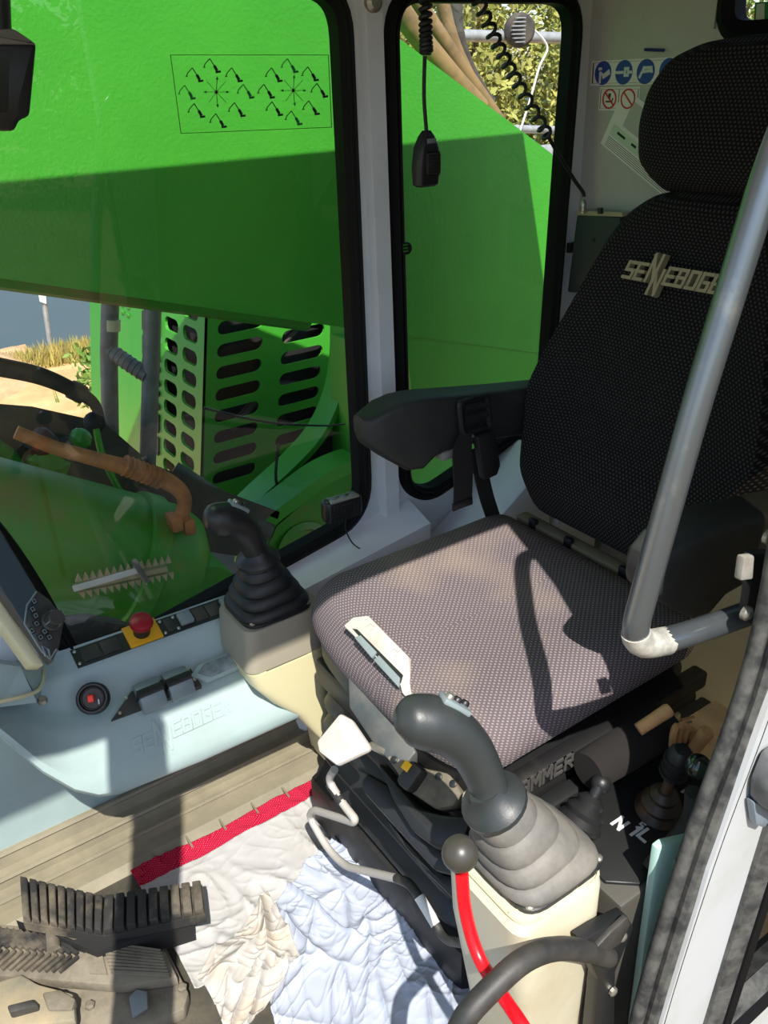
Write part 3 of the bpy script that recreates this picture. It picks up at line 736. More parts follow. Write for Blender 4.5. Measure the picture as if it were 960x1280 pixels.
bm = B(); tube(bm, fillet(pl_ + [pl_[0], pl_[1]], .008, 3), .006, 8); obj('buckle_frame', bm, m_black, t)
for py in (512, 524):
    bm = B(); tube(bm, [ax(580, py, 1.16), ax(609, py - 7, 1.16)], .0075, 8); obj('buckle_bar', bm, m_rub, t)
bm = B(); prism(bm, [ax(*p, 1.163) for p in ((589, 543), (606, 537), (612, 540), (618, 578), (614, 590), (598, 597))], (-.02, 0, 0), .004); obj('latch_body', bm, m_black, t)
bm = B(); lathe(bm, [(.003, 0), (.003, .002), (0, .002)], ax(591, 545, 1.142), (-1, 0, 0), 8); obj('rivet', bm, m_steel, t)

# rear side boxes beyond the seat
t = thing('rear_side_box', 'pale blue sloping box behind the far armrest below the narrow window', 'box', (1.35, -1.18, 0))
bm = B(); prism(bm, [(W - .002, -1.0, .38), (W - .002, -1.325, .60), (W - .002, -1.325, .02), (W - .002, -1.0, .02)], (-.14, 0, 0), .01); obj('box_body', bm, m_cab, t)
bm = B(); prism(bm, [(W - .004, -1.335, .61), (W - .004, -1.48, .66), (W - .004, -1.48, .02), (W - .004, -1.335, .02)], (-.15, 0, 0), .01); obj('box_end', bm, m_cab, t)
bm = B(); box(bm, (1.275, -1.335, .62), (.03, .05, .006), .001); la = obj('latch', bm, m_steel, t)
for s in (-1, 1):
    bm = B(); lathe(bm, [(.004, 0), (.004, .004), (0, .004)], (1.275, -1.335 + s * .012, .623), (0, 0, 1), 8); obj('screw', bm, m_steel, la)

# ================================================================== SEAT FRONT CONTROL BOX
t = thing('control_box', 'black folded control housing under the seat front with yellow-marked switch', 'control box', (.88, -.56, .12))
cb0 = V((.90, -.55, .45)); cn = V((-.15, .62, .77)).normalized()
C_ = lambda px, py, h=0: apl(px, py, cb0, cn) + cn * h
bm = B(); prism(bm, [C_(*p, -.03) for p in ((434, 826), (462, 850), (492, 884), (520, 940), (500, 965), (470, 935), (436, 884))], cn * .03, .004); obj('upper_plate', bm, M('dark_grey_plate', (66, 72, 74), .5, col2=(92, 92, 88), vs=14), t)
bm = B(); prism(bm, [C_(*p, -.035) for p in ((478, 940), (494, 944), (530, 960), (562, 966), (578, 992), (566, 1008), (545, 1012), (512, 990))], cn * .036, .006); obj('switch_deck', bm, m_pedalm, t)
for (px, py) in ((493, 950), (549, 971), (567, 980)):
    bm = B(); lathe(bm, [(.006, 0), (.006, .002), (.004, .003), (0, .003)], C_(px, py, .001), cn, 14); obj('round_cap', bm, m_black, t)
e1 = (C_(540, 985) - C_(505, 955)).normalized(); e2 = cn.cross(e1)
bm = B(); box(bm, C_(519, 973, .010), (.030, .042, .030), .008, basis(e1, e2, cn)); sw = obj('rocker_switch', bm, m_blackd, t)
bm = B(); box(bm, C_(517, 962, .0255), (.014, .014, .002), .0005, basis(e1, e2, cn)); obj('yellow_mark', bm, m_yprint, sw)
# folded skirt: three nested layers stepping down to the floor
lay = [(((466, 944), (500, 985), (522, 1010), (552, 1018), (590, 1020), (580, 1050), (545, 1062), (515, 1040), (490, 1000)), .0, m_rub),
       (((430, 952), (470, 975), (505, 1010), (520, 1042), (560, 1068), (590, 1080), (570, 1096), (530, 1085), (480, 1030), (440, 985)), -.035, m_black),
       (((428, 958), (440, 975), (480, 1030), (530, 1085), (590, 1100), (575, 1122), (545, 1120), (510, 1085), (470, 1035)), -.06, m_rub)]
for poly, h, m_ in lay:
    bm = B(); prism(bm, [C_(*p, h - .05) for p in poly], cn * .05, .008); obj('folded_skirt', bm, m_, t)
# light grey release lever
bm = B(); quad = [C_(*p, .022) for p in ((438, 898), (409, 933), (412, 946), (434, 963), (474, 944), (474, 938), (452, 906))]
prism(bm, [p - cn * .0 for p in quad], cn * .014, .005); lv = obj('release_lever', bm, m_lever, t)
bm = B(); tube(bm, [C_(470, 935, .02), C_(480, 940, -.01)], .006, 8); obj('lever_pin', bm, m_steel, lv)

# bent wire lock-out bar
t = thing('lockout_bar', 'bent light grey rod lever hanging in front of the seat base', 'lever', (.78, -.50, .15))
Q = lambda px, py, y=-.50: ay(px, py, y)
p1 = fillet([Q(418, 962), Q(410, 975), Q(428, 1004), Q(444, 1024), Q(442, 1028), Q(392, 1012), Q(386, 1020), Q(410, 1062), Q(432, 1083), Q(496, 1098)], .03, 5)
bm = B(); tube(bm, p1, .0072, 10); obj('rod', bm, m_rod, t)
p2 = fillet([Q(496, 1098), Q(512, 1104), Q(528, 1128), Q(552, 1168), Q(562, 1176), Q(582, 1179)], .02, 5)
bm = B(); tube(bm, p2, .0078, 10); sl_ = obj('dark_sleeve', bm, m_blackd, t)
bm = B(); tube(bm, [Q(524, 1121), Q(545, 1156)], .0085, 10); obj('white_tape', bm, m_white, sl_)
bm = B(); tube(bm, [Q(412, 980), Q(428, 1004)], .0085, 10); obj('grip_sleeve', bm, m_blackd, t)

# red lever with black ball
t = thing('red_lever', 'red flat lever with a black ball knob beside the near joystick boot', 'lever', (.50, -.43, .0))
pts = spline([ay(577, 1090, -.43), ay(582, 1140, -.425), ay(598, 1195, -.42), ay(625, 1240, -.415), ay(655, 1285, -.41), ay(680, 1330, -.41)], 6)
pts.append(V((pts[-1].x - .02, pts[-1].y, .0)))
bm = B(); tube(bm, pts, .0082, 12, 1.0); obj('stem', bm, m_red, t)
bm = B(); ball(bm, ay(575, 1067, -.43), .0215, 28); obj('ball_knob', bm, M('ball_knob_grey', (60, 58, 52), .38), t)

# black grab bar at the door step with its bracket
t = thing('step_grab_bar', 'black bent grab bar bolted beside the near pod by the door sill', 'grab bar', (.44, -.6, .0))
pts = spline([ax(560, 1330, .43), ax(578, 1278, .43), ax(612, 1238, .43), ax(655, 1200, .43), ax(695, 1186, .432), ax(730, 1188, .435), ax(760, 1196, .44)], 6)
bm = B(); tube(bm, pts, .0135, 14); obj('bar', bm, m_blackd, t)
br = [ax(*p, .437) for p in ((728, 1178), (752, 1163), (785, 1146), (793, 1160), (770, 1215), (768, 1300), (740, 1300), (748, 1225))]
bm = B(); prism(bm, br, (.02, 0, 0), .003); b1 = obj('bracket', bm, m_black, t)
for p in ((777, 1170), (765, 1238)):
    bm = B(); lathe(bm, [(.007, 0), (.007, .004), (.004, .006), (0, .006)], ax(*p, .436), (-1, 0, 0), 8); obj('bolt', bm, m_steel, b1)
bm = B(); prism(bm, [ax(*p, .430) for p in ((764, 1166), (785, 1147), (789, 1156), (776, 1180), (748, 1200), (736, 1196))], (.008, 0, 0), .002); obj('bracket_fold', bm, m_blackd, b1)

# ================================================================== LEFT GEAR CONSOLE
t = thing('gear_console', 'dark console with shift pattern and two levers behind the near pod', 'console', (.55, -.85, 0))
bm = B(); prism(bm, [(.462, -.655, .40), (.462, -1.10, .40), (.645, -1.10, .40), (.645, -.655, .40)], (0, 0, -.40), .006); obj('console_body', bm, M('console_dark', (70, 68, 62), .6), t)
bm = B(); prism(bm, [(.470, -.70, .400), (.50, -.665, .400), (.64, -.665, .400), (.64, -.93, .400), (.470, -.93, .400)], (0, 0, .006), .002); top = obj('shift_plate', bm, m_black, t)
G = lambda px, py, h=0: az(px, py, .407 + h)
# printed shift marks
u = (G(800, 1050) - G(770, 1025)).normalized(); v_ = V((0, 0, 1)).cross(u)
for txt, p, s in (('N', (765, 1030), .021), ('1', (785, 1040), .021), ('L', (797, 1045), .021), ('N', (853, 990), .018), ('2', (800, 1030), .010)):
    bm = B(); word(bm, txt, G(*p), u, v_, s, (0, 0, 1), .0006, th=1.1, shear=0); obj('shift_mark', bm, m_white, top)
# storage tray end
bm = B(); prism(bm, [(.468, -.94, .403), (.64, -.94, .403), (.64, -1.09, .403), (.468, -1.09, .403)], (0, 0, .010)); obj('tray_mat', bm, m_dusty, t)
bm = B(); box(bm, (.645, -.95, .42), (.008, .10, .02), .002); obj('tray_edge', bm, m_beigef, t)
# gear lever with rubber boot
def gl(base, topp, r, mk, label, ballr, ballm, boot):
    t = thing('gear_lever', label, 'lever', base, 'gear levers')
    d = (V(topp) - V(base)); L0 = d.length; d.normalize()
    bm = B(); lathe(bm, [(.034, 0), (.036, .006), (.028, .016), (.030, .024), (.020, .034), (.021, .042), (.012, .05)], base, d, 20); obj('boot', bm, boot, t)
    bm = B(); tube(bm, [V(base) + d * .04, V(topp)], r, 12); obj('stem', bm, mk, t)
    return t, d
m_boot = M('boot_rubber_dusty', (62, 52, 42), .45, col2=(150, 112, 72), vs=14, lo=.5, hi=.8)
b0 = G(822, 1014); t1, d1 = gl(b0, ax(846, 955, b0.x - .02), .008, M('rusty_stem', (92, 66, 50), .5), 'gear lever with finned black grip and brown boot', 0, None, m_boot)
gp = ax(846, 955, b0.x - .02)
bm = B(); lathe(bm, [(.008, -.01), (.017, -.006), (.019, .02), (.017, .045), (.011, .052), (.0, .054)], gp - d1 * .02, d1, 14); gk = obj('grip', bm, m_rub, t1)
for i in range(3):
    bm = B(); lathe(bm, [(.017, 0), (.021, .001), (.021, .005), (.017, .006)], gp - d1 * (.02 - .014 * i), d1, 14); obj('grip_fin', bm, m_black, gk)
b0 = G(722, 1032); t2, d2 = gl(b0, G(748, 1012) + V((0, 0, .055)), .009, m_black, 'small black gear lever with ball close to the pod', 0, None, m_rub)
bm = B(); ball(bm, G(748, 1010) + V((0, 0, .05)), .015, 20); obj('ball_knob', bm, m_black, t2)
# dark round knob on a hose-like lever by the door seal
t = thing('park_lever', 'black lever with glossy dark green ball beside the door seal', 'lever', (.45, -.8, .40))
bm = B(); tube(bm, spline([V((.475, -.725, .41)), ax(860, 1030, .468), ax(868, 990, .47)], 5), .013, 12); obj('stem', bm, m_blackd, t)
bm = B(); ball(bm, ax(873, 958, .47), .0172, 24); obj('ball_knob', bm, m_bottle, t)
# pale teal cover panel at the sill
t = thing('sill_panel', 'pale teal translucent cover panel standing just inside the door seal', 'panel', (.445, -.72, 0))
q = [ax(*p, .448) for p in ((823, 1062), (832, 1055), (875, 1045), (900, 1050), (860, 1300), (790, 1300), (806, 1180))]
bm = B(); prism(bm, q, (.012, 0, 0), .003); obj('panel', bm, m_teal, t)
bm = B(); prism(bm, [ax(*p, .446) for p in ((815, 1300), (826, 1180), (844, 1075), (850, 1075), (832, 1180), (822, 1300))], (.004, 0, 0)); obj('panel_fold', bm, m_console, t)
# tools left in the tray: wooden handles and gloves
for i, (p, q_, r, lab) in enumerate((((838, 886), (798, 912), .011, 'wooden tool handle lying under the seat side, uppermost one'), ((884, 914), (868, 935), .012, 'short thick wooden tool handle nearest the door seal'))):
    a = ax(*p, .585 - .04 * i); b_ = ax(*q_, .60 - .04 * i)
    bm = B(); tube(bm, [a, a + (b_ - a) * .08, a + (b_ - a) * .5, b_], [r * .8, r, r * .92, r * .9], 12); tag(obj('tool_handle', bm, m_wood), lab, 'tool handle', 'tool handles')
t = thing('work_glove', 'tan work glove with curled fingers tucked between the tool handles', 'glove', tuple(ax(845, 930, .58)))
for i, (px, py) in enumerate(((846, 908), (853, 906), (860, 911), (866, 916))):
    bm = B(); c = ax(px, py, .575)
    tube(bm, spline([ax(px - 6, py + 26, .58), ax(px - 4, py + 10, .575), c, ax(px + 7, py + 3, .57)], 4), [.0055, .006, .006, .0045], 8); obj('finger', bm, m_wood, t)
bm = B(); tube(bm, spline([ax(838, 950, .58), ax(846, 936, .58), ax(852, 926, .578)], 4), [.018, .019, .014], 10); obj('palm', bm, m_black, t)
t = thing('slatted_basket', 'small striped wicker piece lying behind the curled glove', 'basket', tuple(ax(840, 920, .60)))
for i in range(6):
    bm = B(); tube(bm, [ax(836 + i * 3, 930 - i * 6, .60), ax(852 + i * 3, 926 - i * 6, .60)], .0022, 6); obj('slat', bm, m_wood if i % 2 else m_taupe, t)
# rolled dark jacket under the seat edge
bm = B(); tube(bm, spline([ax(735, 965, .62), ax(775, 940, .62), ax(815, 915, .62), ax(838, 898, .615)], 6), [.03, .034, .034, .028], 16); tag(obj('rolled_jacket', bm, M('dark_cloth', (26, 22, 20), .95)), 'dark rolled cloth lying lengthwise between seat base and shift console', 'cloth')

# ================================================================== GRAB HANDLE
t = thing('grab_handle', 'thick worn steel grab handle with bare corner in the door opening', 'handle', (.45, -.7, .8))
pts = fillet([V((.43, -.86, 1.37)), V((.48, -.775, 1.37)), ax(960, 215, .48), ax(872, 500, .48), ax(786, 812, .478), ax(860, 793, .468), ax(948, 762, .452)], .05, 7)
bm = B(); tube(bm, pts, .0148, 18); obj('tube', bm, m_handle, t)
k0 = min(range(len(pts)), key=lambda i: (pts[i] - ax(786, 812, .478)).length)
bare = pts[k0 - 1:k0 + 4] + [pts[k0 + 3].lerp(pts[k0 + 5], .5)] if k0 + 5 < len(pts) else pts[k0 - 1:]
bare = [p for p in pts[k0 - 1:k0 + 4]] + [ax(833, 801, .4725)]
bm = B(); tube(bm, bare, .0163, 18); obj('bare_corner', bm, m_pale, t)
bm = B(); prism(bm, [ax(*p, .436) for p in ((942, 692), (965, 690), (972, 780), (942, 782), (934, 765), (938, 735), (930, 722))], (.012, 0, 0), .003); bk = obj('bracket', bm, m_taupef, t)
bm = B(); prism(bm, [ax(*p, .434) for p in ((920, 692), (934, 690), (932, 720), (916, 722))], (-.01, 0, 0), .003); obj('bracket_clip', bm, m_paleframe, bk)
for p in ((930, 765), (958, 670), (955, 757)):
    bm = B(); lathe(bm, [(.009, 0), (.009, .005), (.005, .009), (0, .009)], ax(*p, .432), (-1, 0, 0), 10); obj('bolt', bm, m_steel, bk)
bm = B(); lathe(bm, [(.005, 0), (.005, .017), (.003, .019), (0, .019)], ax(806, 706, .482), (.0, -1, .1), 10); obj('stop_rubber', bm, m_pale, t)

# door catch on the outside post
t = thing('door_catch', 'dark grey rounded door catch on the white post at the frame edge', 'door catch', (.37, -.78, .62))
q = [ax(*p, .376) for p in ((935, 972), (950, 935), (975, 920), (985, 1000), (960, 1012), (934, 995))]
bm = B(); prism(bm, q, (-.03, 0, 0), .008); obj('catch_body', bm, M('grey_rubbed_plastic', (96, 98, 98), .5, col2=(70, 72, 74), vs=20), t)
q = [ax(*p, .377) for p in ((931, 995), (950, 1000), (962, 1008), (945, 1028), (935, 1024))]
bm = B(); prism(bm, q, (-.012, 0, 0), .003); obj('catch_plate', bm, M('blue_grey', (120, 132, 142), .4), t)

# ================================================================== CLOTHS ON THE FLOOR
def cloth(name, label, corners, nu, nv, mat, amp, seed, z0=.012, wob=.012, parent=None, u0=0, u1=1, border=None, lumps=()):
    A, Bc, Cc, D = [V(c) for c in corners]
    bm = B(); g = []
    off = V((seed * 7.3, seed * 3.1, 0))
    for j in range(nv + 1):
        row = []
        for i in range(nu + 1):
            u_ = u0 + (u1 - u0) * i / nu; v_ = j / nv
            p = (A * (1 - u_) + Bc * u_) * (1 - v_) + (D * (1 - u_) + Cc * u_) * v_
            q = p * 1.0
            n1 = noise.noise_vector(q * 5 + off) * wob
            e = noise.noise(q * 9 + off)
            wv = noise.noise_vector(q * 3.1 + off); w2 = noise.noise_vector(q * 8 + off * 2)
            z = z0 + amp * .7 * max(0, noise.noise(q * 3.2 + off))
            for k, (ang, fa, fb, w_) in enumerate(((.5, 4, 15, 1.0), (1.7, 5, 19, .75), (2.7, 6, 24, .6), (1.1, 16, 48, .22), (2.2, 18, 55, .2))):
                ca, sa = math.cos(ang), math.sin(ang)
                uu = q.x * ca + q.y * sa + wv.x * .10; vv = -q.x * sa + q.y * ca + wv.y * .10 + w2.x * .012
                n_ = 1 - abs(noise.noise(V((uu * fa, vv * fb, k * 3.7)) + off)) * 2.6
                z += amp * w_ * max(0, n_) ** 3 * max(0, min(1, .55 + 1.2 * noise.noise(q * 4 + off * (k + 2))))
            for (lx, ly, lr, lh) in lumps:
                dd = ((p.x - lx) ** 2 + (p.y - ly) ** 2) ** .5 / lr
                z += lh * math.exp(-dd * dd * 2)
            row.append(bm.verts.new((p.x + n1.x + e * .004, p.y + n1.y, max(z, .007))))
        g.append(row)
    for j in range(nv):
        for i in range(nu):
            bm.faces.new((g[j][i], g[j][i + 1], g[j + 1][i + 1], g[j + 1][i]))
    o = obj(name, bm, mat, parent)
    sm = o.modifiers.new('thickness', 'SOLIDIFY'); sm.thickness = .0022; sm.offset = -1
    return o
FZ = .012
T0 = thing('red_edged_towel', 'white towel with red dotted border spread on the cab floor', 'towel', (1.1, -.45, 0))
tw = (az(166, 1092, FZ), az(412, 958, FZ), az(520, 1080, FZ), az(246, 1242, FZ))
tw = (tw[0], tw[1], tw[2], tw[3])
def edge_pt(a, b, f): return a * (1 - f) + b * f
bA, bB = tw[0], tw[1]; cA = edge_pt(tw[0], tw[3], .165); cB = edge_pt(tw[1], tw[2], .14)
cloth('red_border', None, (bA, bB, cB, cA), 130, 20, m_border, .009, 1, parent=T0)
cloth('towel_field', None, (cA, cB, tw[2], tw[3]), 150, 130, m_cloth, .009, 1, parent=T0)
q = [az(166, 1090, .022), az(203, 1052, .022), az(218, 1075, .022), az(200, 1086, .022), az(168, 1096, .022)]
sh = (az(345, 1150, .03), az(470, 985, .03), az(640, 1170, .03), az(640, 1400, .03))
ss = cloth('bed_sheet', None, (az(322, 1160, .03), az(450, 1010, .03), az(640, 1190, .03), az(400, 1520, .03)), 280, 280, m_sheet, .017, 4, z0=.044, wob=.014)
tag(ss, 'bluish white crumpled sheet covering the floor before the seat', 'sheet')
rg = cloth('stained_rag', None, (az(245, 1250, .03), az(330, 1140, .03), az(372, 1210, .03), az(300, 1330, .03)), 120, 150, m_rag, .026, 9, z0=.066, wob=.03, lumps=((.93, -.26, .05, .022), (.90, -.22, .03, .016), (.95, -.22, .03, .014)))
tag(rg, 'stained bunched rag lying between the pedals and the white sheet', 'rag')

# ================================================================== PEDALS
t = thing('pedal_base', 'dusty cast pedal base plate with bolts at the lower left floor', 'pedal base', (1.03, -.06, 0))
Z = lambda z: (lambda px, py: az(px, py, z))
q = [Z(.035)(*p) for p in ((-40, 1150), (60, 1160), (150, 1175), (200, 1170), (236, 1240), (230, 1262), (140, 1300), (-40, 1300))]
bm = B(); prism(bm, q, (0, 0, -.028), .005); pb = obj('base_plate', bm, m_pedalm, t)
for p in ((228, 1236), (113, 1258), (100, 1290), (174, 1253)):
    bm = B(); lathe(bm, [(.0085, 0), (.0085, .006), (.005, .009), (0, .009)], Z(.035)(*p), (0, 0, 1), 6); obj('bolt', bm, m_pedalm, pb)
bm = B(); prism(bm, [Z(.04)(*p) for p in ((162, 1250), (172, 1240), (185, 1243), (186, 1262), (166, 1275))], (0, 0, .01), .003); obj('bolt_tab', bm, M('grey_tab', (118, 124, 128), .5), pb)
for r in (.055, .075):
    c = Z(.04)(150, 1180)
    bm = B(); tube(bm, [c + V((math.cos(a) * r, math.sin(a) * r, 0)) for a in [(-1.9 + .2 * i) for i in range(15)]], .005, 6); obj('raised_ring', bm, m_pedalm, pb)
q = [Z(.05)(*p) for p in ((-30, 1245), (30, 1225), (50, 1238), (95, 1250), (98, 1285), (-30, 1300))]
bm = B(); prism(bm, q, (0, 0, .02), .006); obj('bracket_block', bm, M('bracket_grey_dusty', (112, 112, 100), .7, col2=(150, 136, 108), vs=9), t)
bm = B(); prism(bm, [Z(.085)(*p) for p in ((8, 1256), (40, 1248), (48, 1256), (12, 1266))], (0, 0, -.02), .004); obj('rubber_stop', bm, m_blackd, t)
bm = B(); prism(bm, [Z(.075)(*p) for p in ((52, 1240), (75, 1236), (95, 1248), (90, 1262), (60, 1262))], (0, 0, -.02), .004); obj('lug', bm, m_pedalm, t)

t = thing('ribbed_pedal', 'long bent pedal with thick black crosswise rubber ribs', 'pedal', tuple(Z(.05)(130, 1150)))
# pedal runs from heel (left) over a knee to the raised toe (right)
tp0 = [az(24, 1097, .125), az(130, 1122, .098), az(252, 1103, .12)]; tp1 = [az(28, 1150, .125), az(128, 1168, .098), az(256, 1140, .12)]
def pedl(f, g):
    ft = f * 2; i = 0 if ft < 1 else 1; k = ft - i
    if True:
        k2 = k
    a = tp0[i] * (1 - k2) + tp0[i + 1] * k2; b = tp1[i] * (1 - k2) + tp1[i + 1] * k2
    return a * (1 - g) + b * g
bm = B(); secs = []
for i in range(13):
    f = i / 12; a = pedl(f, 0); b = pedl(f, 1); secs.append([a + V((0, 0, -.006)), b + V((0, 0, -.006)), b + V((0, 0, -.026)), a + V((0, 0, -.026))])
loft(bm, secs); pp_ = obj('pedal_plate', bm, m_pedal, t)
for i in range(18):
    f0 = .01 + i * .0555; f1 = f0 + .043
    bm = B(); a, b, c, d = pedl(f0, .02), pedl(f1, .02), pedl(f1, .98), pedl(f0, .98)
    prism(bm, [p - V((0, 0, .008)) for p in (a, b, c, d)], (0, 0, .017), .002); obj('tread_rib', bm, m_pedal, pp_)
bm = B(); lathe(bm, [(.012, -.03), (.012, .03)], az(66, 1170, .07), (1, -.2, 0), 10); obj('pivot', bm, m_pedalm, t)
bm = B(); prism(bm, [az(*p, .08) for p in ((20, 1150), (90, 1175), (240, 1152), (120, 1190))], (0, 0, -.05)); obj('pedal_arm', bm, m_dark, t)

t = thing('chevron_pedal', 'flat dusty treadle pedal with chevron grooves and fine bars', 'pedal', tuple(Z(.04)(110, 1200)))
cq = [az(-60, 1150, .062), az(206, 1188, .062), az(222, 1222, .062), az(150, 1232, .062), az(-60, 1215, .062)]
bm = B(); prism(bm, cq, (0, 0, -.022), .003); cp = obj('treadle', bm, m_pedalm, t)
c0, c1, c2, c3 = az(-55, 1152, .0625), az(204, 1189, .0625), az(218, 1224, .0625), az(-55, 1213, .0625)
def cpt(f, g): return (c0 * (1 - f) + c1 * f) * (1 - g) + (c3 * (1 - f) + c2 * f) * g
def bar(f0, g0, f1, g1, w_, m_, nm):
    a = cpt(f0, g0); b = cpt(f1, g1); d = (b - a).normalized(); n = V((-d.y, d.x, 0)) * w_ / 2
    bm = B(); prism(bm, [a - n, b - n, b + n, a + n], (0, 0, .006)); obj(nm, bm, m_, cp)
for i in range(9):
    bar(.72, .06 + i * .105, .985, .06 + i * .105, .0042, m_pedalm, 'toe_bar')
for i in range(15):
    f = .02 + i * .033
    bar(f, .04, f + .10, .46, .006, m_pedal, 'chevron_rib'); bar(f, .96, f + .10, .54, .006, m_pedal, 'chevron_rib')
bm = B(); prism(bm, [cpt(.70, .04) , cpt(.62, .04), cpt(.62, .96), cpt(.70, .96)], (0, 0, .003)); obj('name_plate', bm, m_pedalm, cp)

# ================================================================== SMALL THINGS ON THE FAR WALL
t = thing('small_speaker', 'small black speaker stuck to the lower rear corner of the big window', 'speaker', (1.39, -.80, .56))
c = ax(427, 634, 1.385); e = (ax(452, 622, 1.385) - ax(404, 636, 1.385)).normalized(); e.x = 0; e.normalize(); f_ = V((1, 0, 0)).cross(e); f_ = f_ if f_.z > 0 else -f_
rot = basis(V((1, 0, 0)), e, f_)
bm = B(); box(bm, c, (.034, .092, .054), .012, rot, 3); obj('speaker_body', bm, m_black, t)
bm = B(); box(bm, c + V((-.015, 0, 0)) - f_ * .004, (.006, .078, .038), .002, rot); gr = obj('speaker_grille', bm, m_blackd, t)
for i in range(-4, 5):
    bm = B(); box(bm, c + V((-.0185, 0, 0)) + e * (i * .0085) - f_ * .004, (.001, .0018, .036), 0, rot); obj('grille_bar', bm, m_black, gr)
for i in range(-2, 3):
    bm = B(); box(bm, c + V((-.0187, 0, 0)) + f_ * (i * .0075 - .004), (.001, .076, .0014), 0, rot); obj('grille_bar', bm, m_black, gr)
bm = B(); box(bm, c + f_ * .024 + V((-.004, 0, 0)), (.026, .07, .006), .002, rot); tp_ = obj('top_panel', bm, M('speaker_top_grey', (150, 148, 136), .4), t)
for s in (-1, 0, 1):
    bm = B(); lathe(bm, [(.007, 0), (.007, .0025), (0, .003)], c + f_ * .027 + e * (.024 * s) + V((-.004, 0, 0)), f_, 12); obj('key', bm, m_pad, tp_)
bm = B(); tube(bm, spline([c - f_ * .024 + V((-.016, 0, 0)), ax(432, 662, 1.375), ax(440, 678, 1.37), ax(450, 686, 1.355)], 5), .0016, 6); obj('wire', bm, m_black, t)

def coil(bm, pts, r, turns, wr, seg=10, st=None):
    path = spline(pts, 10); n = len(path); L0 = turns * seg; out = []
    for i in range(L0 + 1):
        f = i / L0 * (n - 1); k = min(int(f), n - 2); p = path[k].lerp(path[k + 1], f - k)
        d = (path[k + 1] - path[k]).normalized(); a, b, _ = frame(d, V((1, 0, 0)))
        an = 2 * PI * i / seg; out.append(p + (a * math.cos(an) + b * math.sin(an)) * r)
    return tube(bm, out, wr, 7)
t = thing('hand_microphone', 'black hand microphone hanging on a tightly coiled cord', 'microphone', (1.33, -.965, 1.2))
MX = 1.33
bm = B(); secs = []
cu = ax(533, 163, MX); cl = ax(532, 233, MX)
dd = (cu - cl)
for f, wy, wx in ((0, .018, .010), (.04, .024, .014), (.35, .0265, .016), (.7, .023, .015), (.9, .014, .012), (1, .007, .007)):
    c = cl + dd * f
    secs.append([V((c.x + p[0], c.y + p[1], c.z)) for p in round_poly([(-wx, -wy), (wx, -wy), (wx, wy), (-wx, wy)], min(wx, wy) * .8, 4)])
loft(bm, secs); obj('mic_body', bm, m_black, t)
bm = B(); c = cl + dd * .42 + V((-.015, -.004, 0)); box(bm, c, (.008, .034, .04), .006); gr = obj('mic_grille', bm, m_blackd, t)
for i in range(6):
    bm = B(); box(bm, c + V((-.0042, 0, -.014 + i * .0056)), (.002, .024, .0022)); obj('grille_bar', bm, m_black, gr)
bm = B(); box(bm, cl + dd * .82 + V((-.0135, -.002, 0)), (.003, .020, .008), .001); obj('mic_badge', bm, m_pad, t)
bm = B(); box(bm, cl + dd * .4 + V((.0, -.0255, 0)), (.012, .008, .045), .003); obj('talk_key', bm, m_black, t)
bm = B(); tube(bm, spline([cu, ax(530, 120, MX), ax(531, 70, MX)], 4), .0035, 8); obj('cord_end', bm, m_rub, t)
bm = B(); coil(bm, [ax(533, 66, MX), ax(532, 30, MX), ax(532, -30, MX)], .0085, 13, .0042); obj('coiled_cord', bm, m_rub, t)
t = thing('radio_set', 'black flat radio box on the rear wall joined to a coiled cord', 'radio', (1.36, -1.46, .93))
ry = -1.455
q = [ay(*p, ry) for p in ((721, 269), (775, 272), (770, 372), (709, 365))]
bm = B(); prism(bm, q, (0, -.04, 0), .003); rb = obj('radio_case', bm, M('radio_black', (40, 46, 50), .5), t)
bm = B(); prism(bm, [ay(*p, ry - .003) for p in ((720, 263), (778, 266), (778, 271), (720, 269))], (0, -.03, 0)); obj('radio_top', bm, m_steel, t)
bm = B(); lathe(bm, [(.008, 0), (.008, .003), (.006, .004), (.006, .012), (.007, .013), (.007, .02), (.004, .026)], ay(729, 266, ry), (.05, 0, 1), 14); obj('plug', bm, m_steel, t)
bm = B(); lathe(bm, [(.006, 0), (.006, .012), (0, .012)], ay(750, 267, ry), (0, 0, 1), 12); obj('knob', bm, m_black, t)
bm = B(); lathe(bm, [(.004, 0), (.004, .002), (0, .002)], ay(742, 300, ry), (0, 1, 0), 10); obj('screw', bm, m_taupef, t)
bm = B(); box(bm, ay(710, 310, ry) + V((0, -.01, 0)), (.010, .02, .022), .002); obj('side_button', bm, m_black, t)
e0 = ay(730, 246, ry)
bm = B(); tube(bm, spline([ax(686, 172, 1.36), ax(700, 196, 1.365), ax(718, 225, 1.36), e0 + V((0, .004, .01)), e0], 5), .004, 8); obj('cord_end', bm, m_rub, t)
bm = B(); coil(bm, [ax(686, 172, 1.36), ax(650, 110, 1.345), ax(618, 48, 1.335), ax(592, -14, 1.33)], .0105, 15, .0036); obj('coiled_cord', bm, m_rub, t)

# round screw knob on the post, window catch
bm = B(); lathe(bm, [(.006, -.012), (.012, -.01), (.016, .0), (.016, .008), (.010, .014), (0, .014)], ax(465, 3, 1.40), (-1, 0, 0), 18); tag(obj('thumb_screw', bm, m_steel), 'zinc thumb screw high on the post between the windows', 'screw')
t = thing('window_catch', 'small black window catch with pale green stripes on the narrow window', 'catch', tuple(ax(506, 310, 1.40)))
bm = B(); lathe(bm, [(.012, -.012), (.014, 0), (.012, .008), (0, .010)], ax(506, 310, 1.412), (-1, 0, 0), 14); obj('catch_body', bm, m_black, t)
for i in (-1, 0, 1):
    bm = B(); box(bm, ax(507, 310, 1.401) + V((0, 0, .006 * i)), (.002, .011, .0022)); obj('stripe', bm, m_green2, t)

